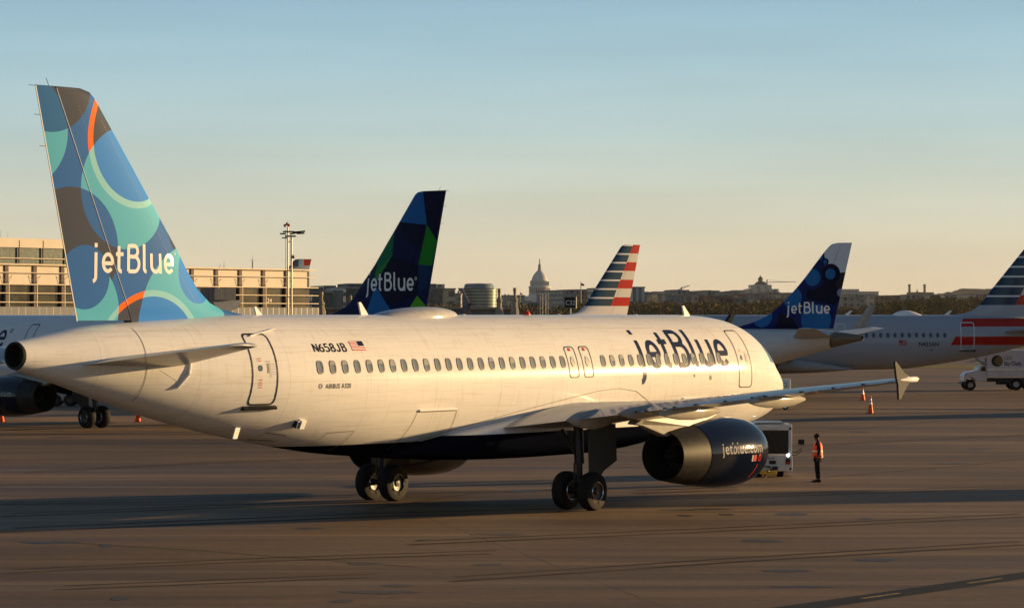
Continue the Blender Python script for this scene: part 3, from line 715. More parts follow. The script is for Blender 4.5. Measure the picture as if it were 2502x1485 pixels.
    # roof gear: aerials, beacon, antenna dome
    for X, hh, w in ((28.05, .26, .17), (23.35, .40, .22), (5.75, .36, .24)):
        mb = MB(); z = p.top(X) - .03; mb.prism([(X - w, z), (X + w * .6, z), (X + w * 1.15, z + hh), (X + w * .7, z + hh)], -.025, .025); mb.build('antenna', M['letter_white'], root)
    mb = MB(); mb.lathe((15.15, 0, 5.86), [(0, .13), (.05, .13), (.12, .09), (.15, .001)], 'z', 16); mb.build('beacon', M['red'], root)
    for X in (18.5, 13.4, 8.9): 
        mb = MB(); mb.lathe((X, 0, 5.86), [(0, .09), (.025, .07), (.035, .001)], 'z', 12); mb.build('roof_fitting', M['letter_white'], root)
    mb = MB(); rows = []; n = 20
    for t in np.linspace(0, 1, 22):
        X = 19.05 + 3.7 * t; w = .62 * math.sin(math.pi * min(1, max(0.0, t * .93 + .035)))**.45; hgt = .33 * math.sin(math.pi * (t * .93 + .035)**.72)**.55
        rows.append([(X, w * math.cos(a), 5.76 + (hgt + .02) * max(0, math.sin(a))**.6) for a in [math.pi * i / n for i in range(n + 1)]])
    for a, b in zip(rows, rows[1:]): mb.add(a + b, [(i, i + 1, n + 2 + i, n + 1 + i) for i in range(n)], 0, True)
    mb.build('antenna_dome', simple('dome_grey', (.42, .42, .43), .6, coat=.4, spec=.03), root)
    mb = MB(); mb.tube(p.surf(29.9, p.phi(29.9, 5.28), S, .03), p.surf(28.75, p.phi(28.75, 5.45), S, .05), .02, n=6); mb.build('aerial_rail', M['letter_white'], root)
    # drain mast and intake scoop low on the side, landing and navigation fittings
    mb = MB(); a = p.surf(29.9, -1.05, S, 0); mb.prism([(a[0] - .12, a[2]), (a[0] + .08, a[2]), (a[0] + .2, a[2] - .3), (a[0] + .02, a[2] - .3)], a[1] - .02, a[1] + .02); mb.build('drain_mast', M['letter_white'], root)
    a = p.surf(27.95, p.phi(27.95, 2.85), S, 0); mb = MB(); mb.box((a[0], a[1] + .05, a[2]), (.22, .22, .26), 0, rx=-.4); mb.box((a[0] + .15, a[1] + .03, a[2]), (.12, .2, .24), 1, rx=-.4); mb.build('outflow_scoop', [M['letter_white'], M['dark']], root, bevel=.02)
    mb = MB()
    for X, z, r in ((7.35, 3.78, .06), (8.35, 3.86, .035)): ribbon(mb, arc(X, z, r, r * 1.2, 0, 360, 14), .02, p.onfus(S, .008)); ribbon(mb, arc(X, z, r * .3, r * .3, 0, 360, 8), r * .5, p.onfus(S, .008), step=.02)
    mb.build('static_port', M['line'], root)
    # name on the fin
    mb = MB(); f = p.onfin(1, .006); wordmark(mb, lambda u, v: f(34.66 - u, 6.97 + v), .535, .19, .06); ribbon(mb, arc(31.66, 7.52, .03, .035, 0, 360, 10), .014, f, step=.02); mb.build('fin_lettering', M['letter_white'], root)
    # hinge line catching the light; rivet rows in pale paint, their glint put into the colour
    mb = MB(); ribbon(mb, [(p.hinge(z) - .02, z) for z in np.linspace(6.0, 11.7, 20)], .014, p.onfin(1, .006)); mb.build('hinge_trim', M['silver'], root)
    f = p.onfin(1, .007); mb = MB()
    def dashes(a, b_, n, w, on=.55):
        for i in range(n):
            t0, t1 = i / n, (i + on) / n; ribbon(mb, [(a[0] + (b_[0] - a[0]) * t0, a[1] + (b_[1] - a[1]) * t0), (a[0] + (b_[0] - a[0]) * t1, a[1] + (b_[1] - a[1]) * t1)], w, f)
    dashes((34.45, 10.95), (32.15, 7.75), 60, .010, .4); dashes((32.15, 7.75), (30.85, 6.15), 34, .010, .4); dashes((35.3, 11.3), (33.9, 8.2), 40, .006, .4)
    mb.build('rivet_line', simple('rivet_glint_paint', (.35, .45, .50), .6), root)
    mb = MB(); ribbon(mb, [(p.fte(z) - .015, z) for z in np.linspace(5.7, 11.74, 30)], .03, p.onfin(1, .004)); mb.build('trailing_edge', M['letter_white'], root)
near_plane()

# ------------------------------------------------------------------ the other airliners
def jet_b():
    global PB
    X0, Y0, ph = -34.32, 170.14, .7727
    root = place('airliner', X0, Y0, ph, 'airliner with dark fin of green and blue triangles, behind the large white airliner')
    PB = pose_inv(X0, Y0, ph); p = Plane(root, dict(NARROW, fin_le=[(5.2, 29.2), (5.72, 27.9), (5.90, 28.5), (6.05, 29.0), (6.34, 29.68), (6.76, 30.22), (7.34, 30.76), (8.26, 31.69), (8.87, 32.22), (10.38, 33.54), (11.13, 34.19), (11.6, 34.6), (11.72, 34.8), (11.76, 35.1)]), 4.27, 3.66); d = 7.93; S = -1
    p.fuselage(skin_mat('fuselage_white_far', belly=2.1, seams=False)); p.fairing(skin_mat('fairing_white_far', belly=2.3, seams=False))  # same white paint as the near airliner, without seams
    p.fin(prism_mat(0), wicks=True)
    for side in (1, -1):
        p.wing(side, ((8.2, 20.1, 3.3, 3.1, .30), (11.7, 21.1, 3.0, 3.5, .28)), 'sharklet', M['navy']); p.stab(side, M['wing'])
        p.engine(side, M['navy'], noz=M['sooty']); p.main_gear(side)
    p.nose_gear()
    f = p.onfin(-1, .01); a = PB(907.5, 711.3); e = PB(1016, 711); sc = (e[0] - a[0]) / 5.45
    mb = MB(); wordmark(mb, lambda u, v: f(a[0] + u, a[1] + v * 1.06), sc, .19, .08); ribbon(mb, arc(e[0] + .12, a[1] + sc, .06, .07, 0, 360, 10), .03, f, step=.03); mb.build('fin_lettering', M['letter_white'], root)
    mb = MB(); wordmark(mb, p.arcmap(5.75, 4.13, S), .98, .19); ribbon(mb, arc(11.35, 5.0, .1, .1, 0, 360, 10), .05, p.onfus(S, .008), step=.04); mb.build('lettering', M['letter_navy'], root)
    dd = p.outline('door', 12.9, 13.65, 3.45, 5.35, S, .05, .1)
    mb = MB(); fm = p.onfus(S, .012); mb.add([fm(13.25 + .08 * math.cos(k), 4.42 + .1 * math.sin(k)) for k in [i * .628 for i in range(10)]], [list(range(10))]); mb.build('window', M['glass'], dd)
    p.windows([13.95 + .533 * k for k in range(30)], 4.41, S)
jet_b()
def jet_c():
    global PC
    ph = 1.08; s, c = math.sin(ph), math.cos(ph); Y = 190.0; x = (2082 - CX) / F * Y; X0, Y0 = x - 35.6 * s, Y + 35.6 * c
    root = place('airliner', X0, Y0, ph, 'small airliner with white topped fin covered in blue bubbles, past the near nose')
    PC = pose_inv(X0, Y0, ph); p = Plane(root, REGIONAL)
    p.fuselage(skin_mat('fuselage_white_small', belly=None, seams=False, WHITE=(.60, .60, .60), extra=lambda b, x, y, z, c: b.mix(b.math('GREATER_THAN', b.math('ADD', x, b.math('MULTIPLY', z, -.25)), 33.25), c, (.15, .125, .085))), M['sooty']); p.fin(bubbles_mat())
    for side in (1, -1):
        p.wing(side, ((6.5, 18.3, 2.4, 2.4, .25),), 'sharklet', M['navy']); p.stab(side, M['wing']); p.engine(side, M['navy'], word=False); p.main_gear(side, False)
    f = p.onfin(-1, .012); a = PC(1780 + 652 / 4.366, 580 + 812 / 4.366); e = PC(1780 + 1088 / 4.366, 766); sc = (e[0] - a[0]) / 5.45
    mb = MB(); wordmark(mb, lambda u, v: f(a[0] + u, a[1] + v), sc, .19, .1); mb.build('fin_lettering', M['letter_white'], root)
    p.windows([9 + .56 * k for k in range(32)], 3.85, -1)
    mb = MB(); fm = p.onfus(-1, .008)
    for X in np.linspace(30.2, 33.4, 10)[:-1]:
        dx = 3.2 / 9; mb.add([fm(X, 3.95 + (X - 30.2) * .05), fm(X + dx, 3.95 + (X + dx - 30.2) * .05), fm(X + dx, 4.55), fm(X, 4.55)], [(0, 1, 2, 3)], 0, True)
    mb.build('trim_plate', simple('trim_plate_small', (.45, .45, .44), .35), root)
    mb = MB(); Xs = 34.3
    mb.lathe((0, 0, 0), [(0, .01)], n=3) if 0 else None
    ribbon(mb, [(34.35, z) for z in np.linspace(3.75, 4.75, 10)], .05, p.onfus(-1, .01)); mb.build('cone_seam', M['line'], root)
jet_c()
def flag_fin(name):
    b = NB(name); x, y, z = b.xyz(b.obj()); return b, x, z
def jet_d():
    root = place('airliner', -2.4, 220.0, math.pi / 2, 'white airliner with blue and red striped fin, its tail over the catering truck')
    p = Plane(root, NARROW, 4.27, 2.66); d = 6.93; S = -1
    def ex(b, x, y, z, c): return stripes(b, b.math('SUBTRACT', x, d), z, c, 0, 0, .735)
    def finm():
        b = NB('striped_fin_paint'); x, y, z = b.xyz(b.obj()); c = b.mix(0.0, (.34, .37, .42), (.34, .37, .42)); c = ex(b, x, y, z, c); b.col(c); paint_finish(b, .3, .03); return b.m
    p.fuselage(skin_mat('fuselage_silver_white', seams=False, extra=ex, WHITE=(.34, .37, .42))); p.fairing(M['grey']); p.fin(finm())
    for side in (1, -1):
        p.wing(side, ((8.2, 20.1, 3.3, 3.1, .30), (11.7, 21.1, 3.0, 3.5, .28)), 'sharklet', M['grey']); p.stab(side, M['wing']); p.engine(side, M['grey'], word=False); p.main_gear(side)
    p.nose_gear()
    p.windows([21.4 + .533 * k for k in range(26)], 4.36, S)
    dw = p.outline('door', 35.95, 36.95, 3.30, 5.30, S, .055, .14, M['letter_white']); mb = MB()
    for X in (36.0,): mb.box((36.45, p.surf(36.45, p.phi(36.45, 3.22), S)[1], 3.2), (1.3, .16, .14))
    mb.build('sill', M['dark'], dw)
    dw = p.outline('door', 26.6, 27.3, 4.0, 5.2, S, .03, .1, M['letter_white'])
    mb = MB(); text_mb(mb, 'N423AN', .46, lambda u, v: p.surf(32.75 + u, p.phi(32.75 + u, 3.55) + v / 2.05, S, .012), sx=.9, bold=.012); mb.build('registration', M['letter_black'], root)
    mb = MB(); text_mb(mb, '421', .2, lambda u, v: p.surf(33.6 + u, p.phi(33.6 + u, 3.2) + v / 2.05, S, .012), bold=.01); mb.build('fleet_number', M['letter_black'], root)
    mb = MB(); fm = p.onfus(S, .012)
    for i in range(5): mb.add([fm(31.3, 3.62 + .08 * i), fm(31.9, 3.62 + .08 * i), fm(31.9, 3.66 + .08 * i), fm(31.3, 3.66 + .08 * i)], [(0, 1, 2, 3)], 0)
    mb.add([fm(31.28, 3.78), fm(31.55, 3.78), fm(31.55, 4.0), fm(31.28, 4.0)], [(0, 1, 2, 3)], 1); mb.build('flag_marking', [M['red'], M['letter_navy']], root)
    mb = MB(); rows = []
    for t in np.linspace(0, 1, 14):
        X = 31.0 + 2.4 * t; hgt = .42 * math.sin(math.pi * (t * .96 + .02)**.8); w = .6 * math.sin(math.pi * (t * .96 + .02))**.5
        rows.append([(X, w * math.cos(a), 5.8 + hgt * math.sin(a)) for a in [math.pi * i / 12 for i in range(13)]])
    for a, b in zip(rows, rows[1:]): mb.add(a + b, [(i, i + 1, 14 + i, 13 + i) for i in range(12)], 0, True)
    mb.build('antenna_dome', M['letter_white'], root)
    for X in (27.6, 35.1):
        mb = MB(); z = 5.84; mb.prism([(X - .2, z), (X + .15, z), (X + .45, z + .36), (X + .25, z + .36)], -.03, .03); mb.build('antenna', M['letter_white'], root)
jet_d()
def jet_e():
    root = place('airliner', -17.93, 222.77, 2.246, 'airliner of which only the blue, red and white striped fin shows over the white roof')
    p = Plane(root, NARROW); S = -1
    b = NB('striped_fin_paint_pale'); x, y, z = b.xyz(b.obj()); c = b.mix(0.0, (.60, .60, .60), (.60, .60, .60)); c = stripes(b, x, z, c, 0, 0, .735); b.col(c); paint_finish(b, .35, .03)  # same stripes over a pale grey base
    def ex(b, x, y, z, c): return stripes(b, x, z, c, 0, 0, .735)
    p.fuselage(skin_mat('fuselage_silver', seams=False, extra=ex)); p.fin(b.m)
    for side in (1, -1): p.wing(side, (), 'fence'); p.stab(side, M['wing']); p.engine(side, M['grey'], word=False); p.main_gear(side, False)
    p.nose_gear(); p.windows([7 + .533 * k for k in range(38)], 4.36, S)
jet_e()
def jet_f():
    # only the top of this fin clears the terminal roof
    ph = 2.0; s, c = math.sin(ph), math.cos(ph); d = 345.0; x = (761 - CX) / F * d
    root = place('airliner', x - 36.775 * s, d + 36.775 * c, ph, 'distant airliner fin with red corner, just clearing the terminal roof'); root.scale = (1.06, 1.06, 1.06)
    root.location.x = x - 36.775 * 1.06 * s; root.location.y = d + 36.775 * 1.06 * c
    p = Plane(root, NARROW); b = NB('distant_fin_paint'); X, y, z = b.xyz(b.obj()); c = b.mix(0.0, (.62, .62, .60), (.62, .62, .60))
    c = b.mix(A(b, b.math('GREATER_THAN', z, 11.05), b.math('GREATER_THAN', X, 35.85)), c, (.55, .03, .015)); c = b.mix(A(b, b.math('GREATER_THAN', z, 10.9), b.math('LESS_THAN', X, 35.2)), c, (.12, .13, .14)); b.col(c); paint_finish(b, .3)
    p.fuselage(M['grey']); p.fin(b.m, split=False)
    for side in (1, -1): p.wing(side, ()); p.stab(side, M['wing']); p.engine(side, M['grey'], word=False); p.main_gear(side, False)
    p.nose_gear()
jet_f()

# ------------------------------------------------------------------ apron and land
def ground():
    b = NB('apron_concrete'); o = b.obj(); x, y, z = b.xyz(o)
    big = b.noise(o, .02, 5, sc=(1, 2.2, 1)); mid = b.noise(o, .11, 6, sc=(.35, 1.6, 1)); fine = b.noise(o, 2.5, 6, .7); grain = b.noise(o, 18, 3, .8)
    v = b.math('ADD', b.math('MULTIPLY', big, .45), b.math('ADD', b.math('MULTIPLY', mid, .35), b.math('ADD', b.math('MULTIPLY', fine, .14), b.math('MULTIPLY', grain, .10))))
    c = b.ramp(v, [(.40, (.055, .031, .015)), (.51, (.140, .080, .037)), (.62, (.260, .155, .073))])
    # rubber and fuel streaks
    st = b.noise(o, .5, 5, .6, sc=(.05, 1.1, 1), dist=.6); c = b.mix(b.math('MULTIPLY', b.ramp(st, [(.50, 0.0), (.62, 1.0)]), .5), c, (.05, .033, .02))
    s2 = b.noise(o, 1.0, 4, .6, sc=(.05, 1.5, 1), dist=1.2); c = b.mix(b.math('MULTIPLY', b.ramp(s2, [(.58, 0.0), (.68, 1.0)]), .4), c, (.04, .028, .018)); s3 = b.noise(o, 1.0, 4, .6, sc=(.02, .5, 1), dist=.8); c = b.mix(b.math('MULTIPLY', b.ramp(s3, [(.52, 0.0), (.66, 1.0)]), .35), c, (.34, .23, .13))
    # slab joints, 7.6 m, laid askew to the view
    M1 = b.n('ShaderNodeMapping'); M1.inputs['Rotation'].default_value = (0, 0, R(-12)); b.l(o, M1.inputs[0]); jx, jy, jz = b.xyz(M1.outputs[0])
    wob = b.math('MULTIPLY', b.math('SUBTRACT', b.noise(o, .6, 3), .5), .18)
    def joint(q, per, w):
        f = b.math('ABSOLUTE', b.math('SUBTRACT', b.math('FRACT', b.math('DIVIDE', b.math('ADD', q, wob), per)), .5)); return b.math('GREATER_THAN', f, .5 - w / per)
    j = O_(b, joint(jx, 15.2, .035), joint(jy, 7.6, .03)); crk = b.noise(o, .22, 2, dist=1.5)
    c = b.mix(b.math('MULTIPLY', j, b.ramp(crk, [(.35, .15), (.6, .75)])), c, (.03, .024, .02))
    rr = b.ramp(mid, [(.3, .62), (.7, .82)]); b.l(rr, b.b.inputs['Roughness']); b.col(c); b.b.inputs['Specular IOR Level'].default_value = .35
    b.bump(b.math('ADD', fine, b.math('MULTIPLY', grain, .5)), .35, .03)
    mb = MB(); mb.add([(-600, -60, 0), (900, -60, 0), (900, 420, 0), (-600, 420, 0)], [(0, 1, 2, 3)]); tag(mb.build('apron', b.m, fix=False), kind='structure')
    g = simple('far_land', (.07, .075, .035), .9, var=.4, scale=.01)
    mb = MB(); mb.add([(-15000, 420, -.02), (15000, 420, -.02), (15000, 25000, -.02), (-15000, 25000, -.02)], [(0, 1, 2, 3)]); tag(mb.build('terrain', g, fix=False), kind='structure')
    g = simple('dry_grass', (.20, .15, .04), .9, var=.3, scale=.2)
    mb = MB(); a, e = at(1990, 893, 1), 0
    mb.add([(30, 322, .02), (70, 322, .02), (72, 341, .02), (32, 341, .02)], [(0, 1, 2, 3)]); tag(mb.build('grass', g, fix=False), kind='structure')
    # taxi line: black band with yellow dashes, lower right
    a = Vector((6.0, 58.9, 0)); e = Vector((11.55, 65.9, 0)); dr = (e - a).normalized(); nr = Vector((-dr.y, dr.x, 0)); s0, s1 = a - dr * 30, a + dr * 45
    blk = simple('worn_black_paint', (.018, .016, .014), .7, var=.5, scale=1.5); yel = simple('yellow_paint', (.42, .29, .07), .7, var=.35, scale=2)
    mb = MB(); w = .42; mb.add([s0 - nr * w + Vector((0, 0, .004)), s1 - nr * w + Vector((0, 0, .004)), s1 + nr * w + Vector((0, 0, .004)), s0 + nr * w + Vector((0, 0, .004))], [(0, 1, 2, 3)]); tag(mb.build('road_marking', blk, fix=False), kind='structure')
    mb = MB(); q = 0
    q = 1.2
    while q < 75:
        p0, p1 = s0 + dr * q, s0 + dr * (q + 1.5); mb.add([p0 - nr * .055 + Vector((0, 0, .008)), p1 - nr * .055 + Vector((0, 0, .008)), p1 + nr * .055 + Vector((0, 0, .008)), p0 + nr * .055 + Vector((0, 0, .008))], [(0, 1, 2, 3)]); q += 4.4
    tag(mb.build('road_marking', yel, fix=False), kind='structure')
    # dark guide lines meandering over the slabs; the widest, far right, paints a cast shadow
    def fl(u, v): return (u, v, .006)
    mb = MB(); rs = random.Random(3)
    def path(pp): return [at(px, py, gd(py)).to_2d() for px, py in pp]
    for pp, w in (([(1940, 1057), (2120, 1045), (2300, 1028), (2502, 1020)], .10), ([(1500, 1143), (1830, 1118), (2010, 1095)], .05), ([(0, 1185), (300, 1176), (640, 1168), (1000, 1152), (1500, 1143)], .06), ([(0, 1050), (180, 1054), (420, 1052)], .22), ([(1890, 1012), (2126, 1011), (2300, 1008), (2502, 1003)], .45), ([(900, 1245), (1150, 1205), (1500, 1195), (1800, 1192)], .10), ([(2010, 1166), (2200, 1150), (2350, 1138), (2502, 1120)], .07), ([(130, 1322), (500, 1345), (1020, 1385)], .05), ([(1100, 1040), (1300, 1066), (1700, 1056)], .05)):
        ribbon(mb, [tuple(q) for q in path(pp)], w, fl, step=2)
    tag(mb.build('road_marking', simple('tar_and_shadow_line', (.022, .018, .015), .65), fix=False), kind='structure')
    tm = NB('tyre_and_shadow_marks'); f_ = tm.noise(tm.obj(), .35, 5, sc=(.25, 1, 1)); tm.col(tm.ramp(f_, [(.40, (.115, .072, .038)), (.60, (.045, .029, .017))])); tm.set(.75, spec=.1)  # tyre marks; strips running left from the main gear paint its cast shadows
    mb = MB(); Lz = lambda u, v: (u, v, .003)
    for pp, w in (([(0, 1262), (450, 1243), (900, 1226)], .35), ([(0, 1232), (500, 1222), (860, 1213)], .3), ([(0, 1300), (420, 1282), (900, 1262), (1380, 1250)], .5), ([(60, 1155), (500, 1132), (900, 1118)], .3), ([(1480, 1222), (1900, 1212), (2502, 1190)], .3), ([(1550, 1205), (1800, 1196)], .5), ([(1000, 1330), (1700, 1300), (2502, 1262)], .35), ([(1100, 1420), (1800, 1372), (2502, 1330)], .3), ([(0, 1400), (600, 1372), (1200, 1352)], .25), ([(1900, 975), (2200, 968), (2502, 962)], .4), ([(1950, 940), (2502, 934)], .5), ([(1940, 1090), (2502, 1064)], .3), ([(130, 1440), (900, 1410)], .2)):
        ribbon(mb, [tuple(q) for q in path(pp)], w, Lz, step=2); ribbon(mb, [(q[0] + .1, q[1] + w * 2.2 + .5) for q in path(pp)], w * .8, Lz, step=2)
    tag(mb.build('road_marking', tm.m, fix=False), kind='structure')
    # old filled patches and oil spots
    mb = MB(); rs = random.Random(9); sp_ = lambda v: v
    for i in range(46):
        px, py = rs.uniform(0, 2502), rs.choice([rs.uniform(930, 1100), rs.uniform(1100, 1480), rs.uniform(1200, 1480)]); d = gd(py); x = (px - CX) * d / F; r1, r2 = rs.uniform(.15, .9), rs.uniform(.2, .7); n = 14
        mb.add([(x + r1 * math.cos(2 * math.pi * k / n) * rs.uniform(.7, 1.1), d + r2 * math.sin(2 * math.pi * k / n) * rs.uniform(.7, 1.1), .0045 + i * .00002) for k in range(n)], [list(range(n))])
    tag(mb.build('road_marking', simple('oil_stain', (.05, .034, .022), .5, var=.5, spec=.2), fix=False), kind='structure')
ground()

# ------------------------------------------------------------------ vehicles, cones, person
def cone(px, py, label, h=.9, grp='traffic cones on the apron'):
    d = gd(py); r = empty('traffic_cone', ((px - CX) * d / F, d, 0), rnd.uniform(0, 1), label, 'traffic cone', grp)
    mb = MB(); mb.lathe((0, 0, 0), [(.03, .17), (h * .9, .045), (h, .04), (h, .001)], 'z', 20); mb.build('cone_body', M['orange'], r)
    for a, e in ((.52, .66), (.74, .84)):
        ra = .17 - .125 * (h * a - .03) / (h * .9 - .03) + .004; re = .17 - .125 * (h * e - .03) / (h * .9 - .03) + .004
        mb = MB(); mb.lathe((0, 0, 0), [(h * a, ra), (h * e, re)], 'z', 20); mb.build('collar', M['letter_white'], r)
    mb = MB(); mb.box((0, 0, .015), (.42, .42, .03)); mb.build('base', M['black'], r, bevel=.01)
cone(2108, 978, 'orange cone with white collars, the farther one of the pair beyond the wing tip', .88)
cone(2127, 1010, 'orange cone with white collars, the nearer one of the pair beyond the wing tip', 1.05)
cone(337, 1030, 'orange cone half hidden by the white tail of the near airliner', .75)
cone(4, 1031, 'orange cone at the left edge, below the dark engine', .7)

def tug():
    d = gd(1166); r = empty('aircraft_tug', ((1888 - CX) * d / F, d, 0), 0, 'white aircraft tug with dark window and long mirror arm, beside the dark engine', 'aircraft tug'); S = d / F
    X = lambda px: (px - 1888) * S; Z = lambda py: (1166 - py) * S
    wh = simple('tug_white', (.62, .62, .60), .4, coat=.3, var=.1)
    mb = MB(); x0, x1 = X(1836), X(1936)
    mb.prism([(x0, Z(1151)), (x1, Z(1151)), (X(1937), Z(1135)), (X(1936), Z(1112)), (x0, Z(1112))], .1, 3.4)
    mb.box(((x0 + x1) / 2, 1.1, Z(1040)), (x1 - x0, 1.9, .10)); 
    for xx in (x0 + .06, x1 - .07): mb.box((xx, .18, Z(1078)), (.13, .12, Z(1042) - Z(1113))); mb.box((xx, 1.95, Z(1078)), (.10, .12, Z(1042) - Z(1113)))
    mb.box(((x0 + x1) / 2, .17, Z(1046)), (x1 - x0, .1, .14))
    mb.box(((x0 + x1) / 2, 1.97, Z(1078)), (x1 - x0 - .2, .04, .9), 0); b = mb.build('body', wh, r, bevel=.02)
    mb = MB(); mb.prism([(x0 + .1, Z(1037) + .02), (x1 - .2, Z(1037) + .02), (x1 - .3, Z(1037) + .08), (x0 + .25, Z(1037) + .08)], .3, 1.9); mb.build('roof_hatch', M['grey'], r, bevel=.01)
    mb = MB(); mb.box(((x0 + x1) / 2 - .0, .14, Z(1080)), (x1 - x0 - .25, .03, Z(1051) - Z(1108))); mb.build('windshield', M['glass'], r)
    mb = MB(); mb.box((.15, .85, Z(1092)), (.42, .3, .5)); mb.box((.15, .85, Z(1068)), (.16, .18, .22)); mb.build('seat', M['dark'], r)
    for xx, yy in ((X(1909.5), .55), (x0 + .3, .55), (X(1909.5), 2.8), (x0 + .3, 2.8)):
        mb = MB(); mb.lathe((xx, yy, .32), [(-.13, .18), (-.13, .28), (-.09, .32), (.09, .32), (.13, .28), (.13, .18)], 'x', 26, 0); mb.lathe((xx, yy, .32), [(-.12, .18), (-.10, .001)], 'x', 18, 1); mb.lathe((xx, yy, .32), [(.12, .18), (.10, .001)], 'x', 18, 1); mb.build('wheel', [M['black'], M['silver']], r)
    mb = MB(); mb.lathe((X(1926), .095, Z(1112)), [(0, .001), (.0, .045), (.03, .05)], 'y', 16); mb.build('headlight', M['lamp'], r)
    mb = MB(); mb.box((X(1925.5), .09, Z(1127)), (.17, .04, .2)); mb.box((X(1925.5), .065, Z(1131)), (.12, .03, .07), 1); mb.build('tail_light', [M['dark'], M['red']], r)
    mb = MB(); mb.lathe((X(1932), .09, Z(1145)), [(0, .001), (0, .04), (.03, .05)], 'y', 14); mb.build('reflector', M['line'], r)
    mb = MB(); mb.box((X(1888), .09, Z(1129)), (.24, .03, .12)); mb.build('number_plate', M['line'], r)
    mb = MB(); text_mb(mb, 'JETBLUE', .09, lambda u, v: (X(1868) + u, .085, Z(1121) + v), bold=.01, sx=1.1); mb.build('lettering', M['letter_navy'], r)
    mb = MB(); mb.box((X(1876), -.1, Z(1153)), (.60, .42, .13)); mb.build('step', simple('yellow_step', (.70, .42, .05), .5), r, bevel=.01)
    mb = MB(); mb.tube((X(1880), -.2, Z(1140)), (X(1862), -.4, Z(1135)), .04); mb.tube((X(1890), 0, Z(1142)), (X(1874), -.35, Z(1150)), .03); mb.tube((X(1868), -.25, Z(1158)), (X(1868), -.25, Z(1165)), .04); mb.box((X(1893), 0, Z(1143)), (.2, .2, .12)); mb.build('hitch', M['dark'], r)
    mb = MB(); P = lambda px, py, y=.1: (X(px), y, Z(py))
    for q in ([P(1937, 1106, .3), P(1945, 1105), P(1955, 1098), P(1959, 1094), P(1959, 1086)], [P(1937, 1112, .3), P(1946, 1111), P(1956, 1104), P(1959, 1098)]):
        for a, e in zip(q, q[1:]): mb.tube(a, e, .014, n=6)
    mb.tube(P(1950, 1102), P(1951, 1108), .012, n=6); m_ = mb.build('mirror_arm', M['line'], r)
    mb = MB(); mb.box(P(1958.5, 1079.5), (.24, .06, .19)); mb.build('mirror', M['line'], m_, bevel=.025)
tug()

